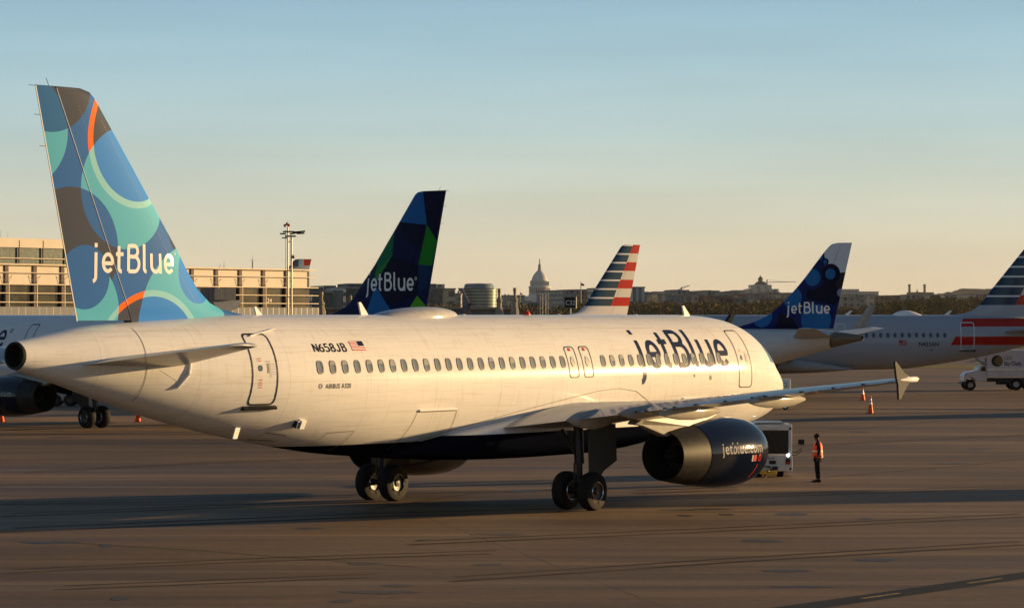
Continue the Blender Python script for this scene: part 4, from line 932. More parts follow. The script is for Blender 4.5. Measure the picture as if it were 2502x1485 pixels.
def person():
    d = gd(1177); r = empty('person', ((1997 - CX) * d / F, d, 0), 0, 'person in an orange safety vest and dark clothes, standing and looking left', 'person'); k = 1.67 / 1.75
    def skin(name, verts, edges, rad, mat, parent, root=0, sub=2):
        me = bpy.data.meshes.new(name); me.from_pydata([tuple(Vector(v) * k) for v in verts], edges, []); me.materials.append(mat)
        o = bpy.data.objects.new(name, me); COL.objects.link(o); o.parent = parent
        m = o.modifiers.new('s', 'SKIN'); sv = me.skin_vertices[0].data
        for i, q in enumerate(rad): sv[i].radius = (q[0] * k, q[1] * k) if isinstance(q, tuple) else (q * k, q * k)
        sv[root].use_root = True; s2 = o.modifiers.new('u', 'SUBSURF'); s2.levels = s2.render_levels = sub
        for f in me.polygons: f.use_smooth = True
        m.use_smooth_shade = True
        return o
    sk = simple('skin_tone', (.12, .065, .04), .55, var=.08); cl = simple('dark_cloth', (.012, .012, .018), .85, var=.3); hv = NB('safety_vest'); hv.col((.95, .09, .01)); hv.set(.6); tr = simple('dark_trousers', (.014, .015, .022), .85, var=.3)
    # faces left (-x); y away from the viewer
    V = [(0, 0, .95), (0, 0, 1.12), (.01, 0, 1.32), (.02, 0, 1.46), (0, 0, 1.52), (-.02, 0, 1.60), (-.025, 0, 1.70),
         (.02, -.17, 1.42), (.05, -.22, 1.18), (.0, -.22, .95), (-.02, -.215, .87), (.02, .17, 1.42), (.04, .22, 1.18), (-.02, .22, .95), (-.04, .215, .87),
         (0, -.09, .88), (.02, -.10, .50), (.05, -.10, .10), (-.08, -.10, .04), (0, .09, .88), (-.01, .11, .50), (.03, .11, .10), (-.11, .11, .04)]
    Ed = [(0, 1), (1, 2), (2, 3), (3, 4), (4, 5), (5, 6), (3, 7), (7, 8), (8, 9), (9, 10), (3, 11), (11, 12), (12, 13), (13, 14), (0, 15), (15, 16), (16, 17), (17, 18), (0, 19), (19, 20), (20, 21), (21, 22)]
    Rr = [(.12, .14), (.12, .14), (.12, .15), (.09, .10), .055, (.108, .085), (.092, .075), .06, .045, .034, (.035, .022), .06, .045, .034, (.035, .022), .085, .055, .04, .035, .085, .055, .04, .035]
    # fingers and thumb of both hands, as short chains rooted in the palm; nose
    def addc(base, pts, rad):
        i = base
        for p_, q in zip(pts, rad): V.append(p_); Rr.append(q); Ed.append((i, len(V) - 1)); i = len(V) - 1
    for pi, sy, x0, in ((10, -1, -.02), (14, 1, -.04)):
        for f in range(4):
            L = (.075, .085, .08, .06)[f]; xx = x0 - .028 + f * .019
            addc(pi, [(xx, sy * .215, .855), (xx - .006, sy * .212, .855 - L * .55), (xx - .012, sy * .200, .855 - L)], [.010, .009, .008])
        addc(pi, [(x0 - .04, sy * .20, .875), (x0 - .05, sy * .19, .845)], [.011, .009])
    addc(5, [(-.112, 0, 1.625)], [.014])
    body = skin('body', V, Ed, Rr, sk, r)
    mb = MB()
    for sy in (-1, 1): mb.lathe((-.02 * k, sy * .078 * k, 1.635 * k), [(-.01, .001), (-.01, .022), (.01, .024), (.01, .001)], 'y', 10, 0)
    mb.build('ear', sk, r)
    mb = MB()
    for sy in (-1, 1): mb.lathe((-.108 * k, sy * .032 * k, 1.65 * k), [(-.006, .001), (0, .011), (.006, .001)], 'x', 8, 0)
    mb.box((-.106 * k, 0, 1.575 * k), (.012, .05, .008), 1); mb.build('face', [M['letter_white'], M['line']], r)
    mb = MB(); mb.lathe((-.015 * k, 0, 1.655 * k), [(-.01, .105), (.03, .108), (.07, .098), (.105, .07), (.125, .03), (.13, .001)], 'z', 22); mb.build('cap', cl, r)
    mb = MB(); mb.lathe((-.0, 0, 1.655 * k), [(-.098, .001), (-.098, .028), (-.088, .034), (-.078, .03)], 'y', 14); mb.lathe((-.0, 0, 1.655 * k), [(.078, .03), (.088, .034), (.098, .028), (.098, .001)], 'y', 14)
    for a in range(10): 
        t0, t1 = math.pi * a / 10, math.pi * (a + 1) / 10; mb.tube((0, -.09 * math.cos(t0), 1.66 * k + .135 * math.sin(t0)), (0, -.09 * math.cos(t1), 1.66 * k + .135 * math.sin(t1)), .008, n=5)
    mb.build('ear_defenders', simple('ear_red', (.35, .03, .02), .5), r)
    J = [0, 1, 2, 3, 4, 7, 8, 9, 11, 12, 13]; idx = {v: i for i, v in enumerate(J)}
    skin('jacket', [V[j] for j in J], [(idx[a], idx[b]) for a, b in Ed if a in idx and b in idx], [(.135, .16), (.145, .165), (.14, .175), (.10, .115), .065, .075, .06, .045, .075, .06, .045], cl, r)
    J = [0, 15, 16, 17, 19, 20, 21]; idx = {v: i for i, v in enumerate(J)}
    skin('trousers', [V[j] for j in J], [(idx[a], idx[b]) for a, b in Ed if a in idx and b in idx], [(.135, .16), .112, .085, .066, .112, .085, .066], tr, r)
    for sy in (-.10, .11):
        mb = MB(); xo = .04 if sy < 0 else .02; mb.prism([(xo + .07, 0), (xo + .07, .09), (xo + .02, .11), (xo - .06, .09), (xo - .13, .06), (xo - .20, .045), (xo - .215, .0)], sy - .05, sy + .05); mb.build('shoe', M['black'], r, bevel=.012)
    # vest: shell round the trunk, open at the arm holes, with reflective band and shoulder straps
    def shell(name, zs, mat, grow=0, armhole=True):
        mb = MB(); n = 40; rows = []
        for z, rx, ry, cx in zs: rows.append([((cx + (rx + grow) * math.cos(2 * math.pi * i / n)) * k, (ry + grow) * math.sin(2 * math.pi * i / n) * k, z * k) for i in range(n)])
        for a, b in zip(rows, rows[1:]):
            for i in range(n):
                zc = (a[0][2] + b[0][2]) / 2 / k; ang = math.sin(2 * math.pi * (i + .5) / n)
                if armhole and zc > 1.2 and abs(ang) > .93: continue
                j = (i + 1) % n; mb.add([a[i], a[j], b[j], b[i]], [(0, 1, 2, 3)], 0, True)
        return mb.build(name, mat, r)
    prof = [(.90, .20, .215, .01), (1.0, .195, .21, .01), (1.1, .185, .20, .01), (1.2, .18, .20, .01), (1.3, .17, .195, .015), (1.38, .15, .18, .02), (1.44, .12, .15, .02), (1.485, .085, .10, .02)]
    v = shell('vest', prof, hv.m)
    refl = simple('reflective_tape', (.85, .80, .65), .3, var=.03)
    shell('reflective_band', [(1.11, .185, .20, .01), (1.17, .182, .20, .01)], refl, .006, False)
person()

def truck():
    d = gd(953); S = d / F; r = empty('catering_truck', ((2371 - CX) * d / F, d, 0), 0, 'white catering truck with round striped emblem, under the striped tail', 'truck'); X = lambda px: (px - 2371) * S; Z = lambda py: (953 - py) * S
    q = lambda cx, cy: (X(2280 + cx / 9.275), Z(820 + cy / 9.275)); wh = simple('truck_white', (.55, .56, .58), .4, coat=.25, var=.08)
    mb = MB(); mb.prism([q(690, 1040), q(700, 900), q(760, 830), q(960, 800), q(1010, 790), q(1060, 690), q(1215, 670), q(1215, 1035), q(970, 1035), q(940, 970), q(860, 935), q(770, 950), q(740, 1040)], 0, 2.1); mb.build('cab', wh, r, bevel=.03)
    mb = MB(); mb.prism([q(1075, 800), q(1090, 705), q(1190, 690), q(1190, 805)], -.012, .0); mb.build('window', M['glass'], r)
    mb = MB(); L = 5.2; x0 = q(1215, 0)[0]; zb, zt = q(0, 915)[1], 3.15; mb.prism([(x0, zb), (x0, zt), (x0 + L, zt), (x0 + L, zb)], -.1, 2.3); mb.prism([(x0, 2.05), (x0 - .45, 2.25), (x0 - .75, 2.6), (x0 - .75, zt), (x0, zt)], .05, 2.15); mb.build('box_body', wh, r, bevel=.03)
    mb = MB(); mb.box((x0 + L / 2, -.12, 1.62), (L, .03, .16)); mb.build('trim_strip', M['silver'], r)
    mb = MB(); mb.box((x0 + L / 2, .9, .8), (L + .6, 1.2, .3)); mb.tube((q(1430, 1100)[0], .2, .65), (q(1700, 1100)[0], .2, .65), .2); mb.build('chassis', M['dark'], r)
    mb = MB(); mb.box((q(680, 0)[0], 1.0, q(0, 1070)[1]), (.18, 2.0, .14)); mb.build('bumper', M['dark'], r, bevel=.02)
    mb = MB(); mb.lathe((q(735, 0)[0], -.01, q(0, 880)[1]), [(-.01, .001), (-.01, .05), (.02, .05)], 'y', 12); mb.build('headlight', M['line'], r)
    for xx, rr in ((X(2371), .42), (q(1880, 0)[0], .47), (q(1880, 0)[0] + 1.15, .47)):
        for yy in (.05, 1.95):
            mb = MB(); mb.lathe((xx, yy, rr), [(-.14, rr * .5), (-.15, rr * .85), (-.1, rr), (.1, rr), (.15, rr * .85), (.14, rr * .5)], 'y', 28, 0); mb.lathe((xx, yy, rr), [(-.13, rr * .52), (-.08, rr * .3), (-.11, .001)], 'y', 20, 1); mb.build('wheel', [M['black'], M['grey']], r)
    mb = MB(); mb.prism([(x0 - .9, 2.0), (x0 - .05, 2.0), (x0 - .05, 2.06), (x0 - .9, 2.06)], .2, 2.0); mb.tube((x0 - 1.6, .3, 2.22), (x0 - .7, .3, 2.22), .03); mb.tube((x0 - 1.2, .3, 2.33), (x0 - .7, .3, 2.33), .03); mb.build('platform_rail', M['grey'], r)
    mb = MB(); cx, cz = q(1445, 570); rr = 130 / 9.275 * S; n = 30; mb.add([(cx + rr * math.cos(2 * math.pi * i / n), -.108, cz + rr * math.sin(2 * math.pi * i / n)) for i in range(n)], [list(range(n))], 0)
    for i in range(5):
        zz = cz + rr * (.62 - i * .31); hw = math.sqrt(max(0, rr * rr - (zz - cz)**2)); xa = cx - rr * (.1 if i in (0, 4) else .35 if i != 2 else .5); mb.add([(xa, -.114, zz - .02), (cx + hw, -.114, zz - .02), (cx + hw, -.114, zz + .025), (xa, -.114, zz + .025)], [(0, 1, 2, 3)], 1)
    mb.build('emblem', [M['line'], simple('gold_stripe', (.45, .36, .12), .5)], r)
    mb = MB(); a = q(1600, 540); text_mb(mb, 'LSG', .42, lambda u, v: (a[0] + u, -.11, a[1] + v), bold=.02, sx=.9); mb.build('lettering', simple('olive_lettering', (.20, .24, .08), .5), r)
    mb = MB(); b_ = q(1600, 670); text_mb(mb, 'Sky Chefs', .42, lambda u, v: (b_[0] + u, -.11, b_[1] + v), bold=.02, sx=.80); mb.build('lettering', M['letter_navy'], r)
    mb = MB(); c_ = q(1160, 590); text_mb(mb, '2', .36, lambda u, v: (c_[0] + u, .03, c_[1] + v), bold=.02); mb.build('lettering', M['letter_navy'], r)
truck()
def carts():
    d = gd(1001); S = d / F; r = empty('ground_cart', ((1912 - CX) * d / F, d, 0), 0, 'white ground cart with small wheels, peeping out past the near nose', 'service cart')
    mb = MB(); mb.box((-.6, .8, 1.35), (2.2, 1.6, 1.1)); mb.build('body', M['letter_white'], r, bevel=.04)
    mb = MB(); mb.box((-.6, .8, .55), (2.4, 1.2, .18)); mb.build('chassis', M['dark'], r)
    for xx in (.18, -1.4):
        mb = MB(); mb.lathe((xx, 0, .2), [(-.08, .1), (-.08, .16), (-.04, .2), (.04, .2), (.08, .16), (.08, .1)], 'y', 18, 0); mb.lathe((xx, 0, .2), [(-.07, .1), (-.05, .001)], 'y', 12, 1); mb.build('wheel', [M['black'], M['silver']], r)
    mb = MB(); text_mb(mb, 'JBG', .42, lambda u, v: (-.35 + u, -.012, 1.4 + v), bold=.015); mb.build('lettering', M['grey'], r)
    d = gd(992); r = empty('baggage_tractor', ((158 - CX) * d / F, d, 0), 0, 'dark baggage tractor far behind the wheels of the left hand airliner', 'tractor')
    mb = MB(); mb.prism([(-.9, .35), (-.9, .9), (-.2, .95), (-.1, 1.15), (.8, 1.15), (.95, .9), (.95, .35)], 0, 1.2); mb.build('body', M['grey'], r, bevel=.04)
    for xx, yy in ((.35, 0), (-.6, 0), (.35, 1.2), (-.6, 1.2)):
        mb = MB(); mb.lathe((xx, yy, .4), [(-.12, .2), (-.12, .34), (-.06, .4), (.06, .4), (.12, .34), (.12, .2)], 'y', 18, 0); mb.lathe((xx, yy, .4), [(-.1, .2), (-.08, .001)], 'y', 12, 1); mb.build('wheel', [M['black'], M['dark']], r)
carts()

# ------------------------------------------------------------------ terminal on the left
def facade_mat(name, wall, glass, px, pz, fx=.6, fz=.55, var=.25, zo=0.0, axis=0, wallrough=.8):
    """Rows of windows as a pattern of the far wall: px by pz metres per bay."""
    b = NB(name); x, y, z = b.xyz(b.obj()); u = b.math('ADD', x, y)
    fu = b.math('FRACT', b.math('DIVIDE', u, px)); fz_ = b.math('FRACT', b.math('DIVIDE', b.math('ADD', z, zo), pz))
    w = A(b, b.math('LESS_THAN', fu, fx), b.math('LESS_THAN', fz_, fz))
    iu = b.math('FLOOR', b.math('DIVIDE', u, px)); iz = b.math('FLOOR', b.math('DIVIDE', b.math('ADD', z, zo), pz))
    wn = b.n('ShaderNodeTexWhiteNoise'); wn.noise_dimensions = '2D'; cb = b.n('ShaderNodeCombineXYZ'); b.l(iu, cb.inputs[0]); b.l(iz, cb.inputs[1]); b.l(cb.outputs[0], wn.inputs[0])
    gl = b.mix(wn.outputs['Value'], tuple(v * .5 for v in glass), tuple(min(1, v * 1.9) for v in glass))
    wl = b.mix(b.noise(b.obj(), .15, 5), tuple(v * (1 - var) for v in wall), tuple(min(1, v * (1 + var)) for v in wall))
    b.col(b.mix(w, wl, gl)); r = b.mix(w, (wallrough,) * 3, (.25,) * 3); b.l(r, b.b.inputs['Roughness']); return b.m

def terminal():
    r = empty('terminal', (-46.1, 263.4, 0), math.atan2(36.6, 25.5), 'long airport terminal with cream panels, dark glass and cream rails on the left', 'terminal')
    cream = simple('cream_panel', (.57, .51, .43), .6, var=.06, scale=.6); brown = simple('brown_column', (.13, .10, .085), .7); rail = simple('cream_rail', (.52, .44, .32), .5)
    gl = NB('terminal_glass'); gl.col(gl.ramp(gl.noise(gl.obj(), .5, 3, sc=(1, 1, 2)), [(.35, (.008, .008, .006)), (.65, (.05, .045, .02))])); gl.set(.12, 0, 0, .6); gl = gl.m
    grey = facade_mat('ribbed_grey', (.17, .18, .19), (.10, .11, .12), .9, 9, .12, 1.0)
    U0, U1 = -6, 44.5; zr, zp, zb = 10.4, 8.66, 6.62
    mb = MB(); mb.box(((U0 + U1) / 2, 9, 5.15), (U1 - U0, 17.6, 10.3)); mb.build('roof_block', simple('terminal_core', (.10, .09, .08), .8), r)
    mb = MB(); mb.box(((U0 + U1) / 2, -.1, zr + .06), (U1 - U0 + .4, .7, .14)); mb.build('roof_edge', rail, r)
    k = 0; u = .63 - 3.62 * 2
    while u < U1 - .5:
        ua, ub = u + .22, u + 3.4
        mb = MB(); mb.box(((ua + ub) / 2, .05, (zr + zp) / 2), (ub - ua, .16, zr - zp - .04)); mb.build('wall_panel', cream, r)
        mb = MB(); mb.box(((ua + ub) / 2, .12, (zp + zb) / 2), (ub - ua, .06, zp - zb)); w = mb.build('window', gl, r)
        mb = MB(); mb.box((u, .0, (zr + zb) / 2), (.42, .3, zr - zb)); mb.build('column', brown, r)
        mb = MB(); mb.box((u + .05, -.34, (zp + zb) / 2), (.09, .09, zp - zb + .3)); mb.tube((u, -.3, zp + .05), (u - .9, 0, zp + .9), .02, n=5); mb.tube((u, -.3, zp + .05), (u + .9, 0, zp + .9), .02, n=5); mb.build('rail_post', rail, r)
        u += 3.62
    for z, w in ((9.72, .07), (zp, .10), (7.86, .08), (7.04, .08)):
        mb = MB(); mb.box(((U0 + U1) / 2 + .4, -.36, z), (U1 - U0 + .8, .07, w)); mb.build('rail', rail, r)
    mb = MB(); mb.box(((U0 + U1) / 2, -.5, zb / 2), (U1 - U0, 1.2, zb)); mb.build('base_wall', grey, r)
    mb = MB(); mb.box((6.5, 5, 11.6), (21, 8, 2.4), 0); up = mb.build('upper_floor', simple('upper_glass', (.10, .13, .12), .25, var=.4), r)
    mb = MB(); mb.box((6.5, .92, 12.45), (21.4, .2, .85)); mb.build('wall_panel', cream, up)
    for i in range(7):
        mb = MB(); mb.box((-3 + 3.1 * i, .86, 11.4), (.12, .1, 2.6)); mb.build('window_bar', brown, up)
    mb = MB(); mb.box((6.5, .8, 11.05), (21.4, .08, .08)); mb.build('rail', rail, up)
    mb = MB(); text_mb(mb, 'C34', .62, lambda a, b_: (37.0 + a * 1.25, .055, 7.12 + b_)); mb.build('gate_number', M['letter_white'], r)
    # roof clutter
    for uu, hh in ((37.0, 1.55), (32.6, .9), (32.0, .6), (1.5, 3.2), (2.4, 3.0)):
        mb = MB(); mb.tube((uu, 1.5, zr), (uu, 1.5, zr + hh), .045, .012, n=6)
        if hh == 1.55: mb.tube((uu - .3, 1.5, zr + 1.0), (uu + .3, 1.5, zr + 1.0), .03, n=5); mb.tube((uu, 1.5, zr), (uu, 1.5, zr + .9), .07, n=6)
        mb.build('aerial', M['grey'], r)
terminal()
def bridge():
    # telescopic boarding bridge whose grey corrugated end shows beside the disc patterned fin
    d = 262; r = empty('boarding_bridge', ((533 - CX) * d / F, d, 0), R(35), 'grey corrugated boarding bridge head beside the foot of the blue fin', 'boarding bridge')
    rib = facade_mat('corrugated_grey', (.16, .16, .17), (.07, .07, .08), .12, 30, .4, 1.0)
    mb = MB(); mb.box((0, 0, 7.75), (2.2, 2.6, 1.05)); mb.build('bridge_head', rib, r); mb = MB(); mb.box((.3, 3.2, 7.3), (1.6, 4.4, 1.4)); mb.build('tunnel', rib, r)
    mb = MB(); mb.prism([(-1.2, 7.2), (1.9, 7.2), (1.5, 6.5), (.2, 6.0), (-.6, 6.4)], -1, 1); mb.tube((0, 0, 0), (0, 0, 6.4), .35, n=12); mb.build('bridge_support', M['grey'], r)
bridge()
def mast():
    d = 270; S = d / F; r = empty('floodlight_mast', ((712 - CX) * d / F, d, 0), 0, 'tall floodlight mast with red lamps on top before the terminal', 'light mast'); X = lambda px: (px - 712) * S; Z = lambda py: H - (py - HY) * S
    mb = MB(); mb.tube((0, 0, 0), (0, 0, Z(575)), .10, .085, n=10); mb.tube((X(702), .5, 0), (X(702), .5, Z(552)), .08, .06, n=10); mb.tube((X(697), .5, Z(690)), (X(697), .5, Z(560)), .025, n=6)
    for py in (590, 660, 725): mb.tube((0, 0, Z(py)), (X(702), .5, Z(py)), .04, n=6)
    mb.tube((X(702), .5, Z(552)), (X(702), .5, Z(538)), .015, n=5); mb.build('pole', simple('mast_steel', (.36, .33, .29), .4, .5), r)
    mb = MB(); mb.box((X(710), .1, Z(577)), (1.0, .8, .14)); mb.box((X(695), .3, Z(581)), (.5, .5, .1)); mb.build('head_frame', M['concrete'], r)
    for cx, cz, w, a in ((703, 566, .9, 0), (722, 567, .9, -.12), (735, 566, .8, .1), (734, 570, .7, .05), (691, 571, .5, 0), (716, 570, .6, .2)):
        mb = MB(); mb.box((X(cx), .1 * (cx % 3), Z(cz)), (w, .5, .13), ry=-a); mb.build('floodlight', M['line'], r, bevel=.02)
    for cx, cz in ((695, 551), (700, 547), (705, 550)):
        mb = MB(); mb.lathe((X(cx), .4, Z(cz)), [(-.14, .02), (-.12, .10), (.08, .11), (.15, .03)], 'z', 12); mb.build('red_lamp', simple('lamp_red', (.6, .06, .04), .4), r)
    mb = MB(); mb.tube((0, 0, Z(621)), (X(717), 0, Z(623)), .03, n=6); mb.lathe((X(717), 0, Z(628)), [(-.14, .05), (-.08, .12), (.08, .12), (.14, .04)], 'z', 12); mb.build('camera_housing', M['dark'], r)
mast()
def pier():
    rib = facade_mat('pier_ribs', (.16, .17, .17), (.09, .10, .11), 1.7, 12, .25, 1.0)
    r = empty('concourse', (at(765, 768, 322).x, 322, 0), 0, 'low grey ribbed concourse building behind the near fuselage', 'building')
    mb = MB(); L = (1262 - 765) * 322 / F; mb.box((L / 2, 5, 3.25), (L, 10, 6.5)); mb.build('wall', rib, r); mb = MB(); mb.box((L / 2, 4.6, 6.62), (L + .4, 11, .22)); mb.build('roof_edge', M['concrete'], r)
    def tower(px, py0, w, name, lab, d=312):
        S = d / F; t = empty('masonry_tower', ((px - CX) * S, d, 0), R(20), lab, 'tower', 'small masonry towers on the concourse'); Z = lambda py: H - (py - HY) * S
        h = Z(py0); mb = MB(); mb.lathe((0, 0, 0), [(0, w * 1.5), (Z(760), w * 1.45), (Z(748), w * .95), (Z(py0 + 33), w * .92), (Z(py0 + 31), w * 1.15), (Z(py0 + 26), w * 1.1), (Z(py0 + 24), w * .7), (Z(py0 + 19), w * .62)], 'z', 8); mb.build('shaft', M['concrete'], t)
        mb = MB(); mb.lathe((0, 0, 0), [(Z(py0 + 19), w * .4), (Z(py0 + 12), w * .55), (Z(py0 + 10), w * .42), (Z(py0 + 9), w * .62), (Z(py0), w * .55), (Z(py0), .001)], 'z', 14); mb.build('lantern', simple('lantern_stone', (.33, .27, .18), .6, var=.3), t)
    tower(1258, 703, .32, 't', 'tan masonry tower with lantern, just left of the domed building'); tower(1220, 705, .30, 't', 'tan masonry tower with lantern, touching the round glass building')
    tower(785, 713, .34, 't', 'tan masonry tower with lantern at the right end of the terminal'); tower(856, 722, .26, 't', 'small masonry tower half hidden by the green and blue fin')
pier()
def gate_sign():
    d = 300; S = d / F; r = empty('gate_sign', ((1393 - CX) * S, d, 0), R(-12), 'black gate sign reading C32 in white', 'sign'); Z = lambda py: H - (py - HY) * S
    mb = MB(); mb.box((0, .1, (Z(726) + Z(752)) / 2), (1.18, .22, 1.10)); mb.build('board', M['line'], r)
    mb = MB(); zc = (Z(726) + Z(752)) / 2
    for q in ((-.61, .1, zc, .05, .26, 1.16), (.61, .1, zc, .07, .34, 1.2), (0, .1, zc + .57, 1.2, .26, .05), (0, .1, zc - .57, 1.2, .26, .04)): mb.box(q[:3], q[3:])
    mb.build('frame', M['pylon'], r)
    mb = MB(); text_mb(mb, 'C32', .66, lambda u, v: (-.50 + u * .92, -.02, zc - .24 + v)); mb.build('lettering', M['letter_white'], r)
    mb = MB(); mb.tube((0, .1, 0), (0, .1, zc - .5), .09, n=8); mb.build('post', M['grey'], r)
    d = 295; S = d / F; r = empty('lattice_mast', ((1327 - CX) * S, d, 0), 0, 'thin steel lattice frame in front of the domed building', 'mast'); X = lambda px: (px - 1327) * S
    mb = MB()
    for px in (1314, 1319.5, 1326, 1333.5): mb.tube((X(px), .2 * (px > 1320), 0), (X(px), .2 * (px > 1320), Z(717)), .035, n=6)
    for k in range(9):
        z = Z(764 - k * 5.6); mb.tube((X(1314), 0, z), (X(1319.5), 0, z + .1), .02, n=5)
        if k % 2: mb.tube((X(1319.5), 0, z), (X(1333.5), .2, z), .015, n=5)
    mb.build('frame', simple('lattice_steel', (.30, .30, .30), .5, .4), r)
    r = empty('lamp_post', ((1338.5 - CX) * S, d - 1, 0), 0, 'slim bright pole with a side arm, right of the lattice frame', 'pole')
    mb = MB(); mb.tube((0, 0, 0), (0, 0, Z(714)), .05, n=8); mb.tube((0, 0, Z(755)), (X(1358) - X(1338.5), 0, Z(757)), .035, n=6); mb.tube((X(1338.5) - X(1342), 0, Z(755)), (0, 0, Z(755)), .06, n=6); mb.build('pole', M['pylon'], r)
gate_sign()

# ------------------------------------------------------------------ the city across the river
def block(name, px0, px1, yt, d, mat, label, depth=30, rz=0.0, roof=None, steps=(), cat='building', group=None):
    S = d / F; x0, x1 = (px0 - CX) * S, (px1 - CX) * S; r = empty(name, ((x0 + x1) / 2, d, 0), rz, label, cat, group); h = H - (yt - HY) * S; w = (x1 - x0) / math.cos(rz)
    mb = MB(); mb.box((0, depth / 2, h / 2), (w, depth, h)); mb.build('wall', mat, r)
    mb = MB(); mb.box((0, depth / 2, h + .3), (w + .8, depth + .8, .7)); mb.build('roof', roof or MM['roof'], r)
    for a, b_, ys in steps:
        xa, xb = (a - CX) * S - (x0 + x1) / 2, (b_ - CX) * S - (x0 + x1) / 2; hs = H - (ys - HY) * S
        mb = MB(); mb.box(((xa + xb) / 2, depth / 2 + 1, (h + hs) / 2 + .3), (xb - xa, depth * .6, hs - h)); mb.build('roof_block', mat, r)
    return r
MM = {}
def city():
    MM['roof'] = simple('roof_grey', (.22, .21, .20), .8)
    gd_ = facade_mat('dark_glass_block', (.06, .08, .09), (.03, .045, .05), 3.2, 3.4, .7, .6, .3)
    gg = facade_mat('green_glass_block', (.10, .14, .15), (.04, .06, .065), 2.4, 30, .85, 1.0, .2)
    st = facade_mat('stone_block', (.33, .27, .21), (.06, .055, .05), 4.0, 3.6, .45, .55)
    br = facade_mat('brick_block', (.20, .12, .085), (.05, .04, .04), 3.6, 3.4, .4, .55)
    pl = facade_mat('pale_block', (.48, .42, .34), (.16, .14, .12), 5, 4.2, .5, .5)
    gy = facade_mat('grey_block', (.20, .21, .21), (.05, .055, .06), 3.6, 3.4, .5, .5)
    wh = simple('pale_stone', (.50, .51, .50), .7, var=.1, scale=.1)
    block('office_building', 763, 812, 716, 900, gd_, 'dark glass office block between the terminal and the green patterned fin', 40, .25, steps=[(765, 803, 703)])
    block('office_building', 812, 838, 709, 930, gg, 'blue glass office block with pale roof slab, left of the green patterned fin', 40, .25, roof=wh, steps=[(804, 834, 699)])
    block('office_building', 846, 905, 705, 980, gd_, 'dark office block partly hidden by the lower edge of the green patterned fin', 40, .2, steps=[(858, 905, 694)])
    block('office_building', 1040, 1082, 706, 1500, gd_, 'dark office block right behind the green patterned fin', 50, .25, steps=[(1052, 1078, 694)])
    block('apartment_building', 1080, 1112, 707, 1540, facade_mat('balcony_block', (.42, .36, .27), (.03, .03, .025), 6.5, 5.2, .5, .55), 'pale apartment block with dark balcony openings, left of the round glass building', 50, .25, steps=[(1080, 1098, 695)])
    block('apartment_building', 1108, 1126, 719, 1700, st, 'small stone building touching the round glass building', 40, 0, steps=[(1117, 1122, 712)])
    # round glass building
    d = 2300; S = d / F; cx = 1172; r = empty('round_glass_building', ((cx - CX) * S, d, 0), R(0), 'round office building of glass bands with a slanted blue wing', 'building'); Z = lambda py: H - (py - HY) * S
    b = NB('glass_bands'); x, y, z = b.xyz(b.obj()); fz = b.math('FRACT', b.math('DIVIDE', z, 2.5)); ang = b.math('FRACT', b.math('MULTIPLY', b.math('ARCTAN2', y, x), 9.0))
    c = b.mix(b.math('LESS_THAN', fz, .40), (.045, .075, .07), (.32, .34, .26)); c = b.mix(A(b, b.math('LESS_THAN', ang, .14), b.math('GREATER_THAN', fz, .35)), c, (.16, .18, .15)); b.col(c); b.set(.3)
    mb = MB(); mb.lathe((0, 0, 0), [(0, 13.4), (Z(707), 13.9), (Z(706), 14.4), (Z(705), 14.4), (Z(704.6), 12)], 'z', 48); mb.build('wall', b.m, r)
    mb = MB(); mb.lathe((-.6, 0, 0), [(Z(705), 12.2), (Z(695), 11.2), (Z(693), 10), (Z(692), .01)], 'z', 40); mb.build('roof', simple('glass_roof', (.14, .19, .22), .3), r)
    bl = simple('blue_facet', (.035, .09, .13), .25, var=.15, scale=.05); X = lambda px: (px - cx) * S
    mb = MB(); mb.prism([(X(1120), Z(704)), (X(1131), Z(704)), (X(1156), Z(756)), (X(1156), 0), (X(1140), 0)], -17, -6); mb.build('slanted_wing', bl, r)
    mb = MB(); mb.tube((X(1130.5), -17.1, Z(704)), (X(1156), -17.1, Z(756)), .45, n=6); mb.build('slanted_edge', wh, r)
    # domed legislature
    d = 4800; S = d / F; r = empty('domed_building', ((1318.5 - CX) * S, d, 0), 0, 'white domed building with colonnade and statue on the skyline', 'building'); Z = lambda py: H - (py - HY) * S; P = lambda px: px * S
    mb = MB(); mb.lathe((0, 0, 0), [(Z(686.5), P(20)), (Z(684), P(19.5)), (Z(680), P(18.6)), (Z(675), P(16.8)), (Z(670), P(13.8)), (Z(665.5), P(10)), (Z(662.5), P(6.8)), (Z(661), P(6.2)), (Z(660), P(4.4))], 'z', 48); mb.build('dome', wh, r)
    mb = MB(); mb.lathe((0, 0, 0), [(Z(661), P(4.5)), (Z(650), P(3.5)), (Z(648), P(4.0)), (Z(646), P(2.2)), (Z(642), P(1.5))], 'z', 16); mb.build('lantern', simple('lantern_grey', (.30, .31, .30), .7), r)
    mb = MB(); mb.lathe((0, 0, 0), [(Z(643), P(1.4)), (Z(640), P(.9)), (Z(637), P(1.3)), (Z(634), P(1.0)), (Z(631.5), P(.3))], 'z', 10); mb.build('statue', M['dark'], r)
    mb = MB(); mb.lathe((0, 0, 0), [(Z(699), P(22)), (Z(688), P(22)), (Z(687.5), P(23.4)), (Z(685.5), P(23.4)), (Z(685.2), P(19.5))], 'z', 48); mb.build('upper_drum', wh, r)
    mb = MB()
    for i in range(36):
        a = 2 * math.pi * i / 36; mb.tube((P(22.6) * math.cos(a), P(22.6) * math.sin(a), Z(698)), (P(22.6) * math.cos(a), P(22.6) * math.sin(a), Z(688)), .45, n=5)
    mb.build('pilaster', simple('pilaster_stone', (.38, .39, .38), .7), r)  # pilasters in a slightly darker stone than the drum
    mb = MB(); mb.lathe((0, 0, 0), [(Z(704), P(23)), (Z(703.6), P(27.2)), (Z(700), P(27.2)), (Z(699), P(25)), (Z(698.5), P(22))], 'z', 48); mb.build('cornice', wh, r)
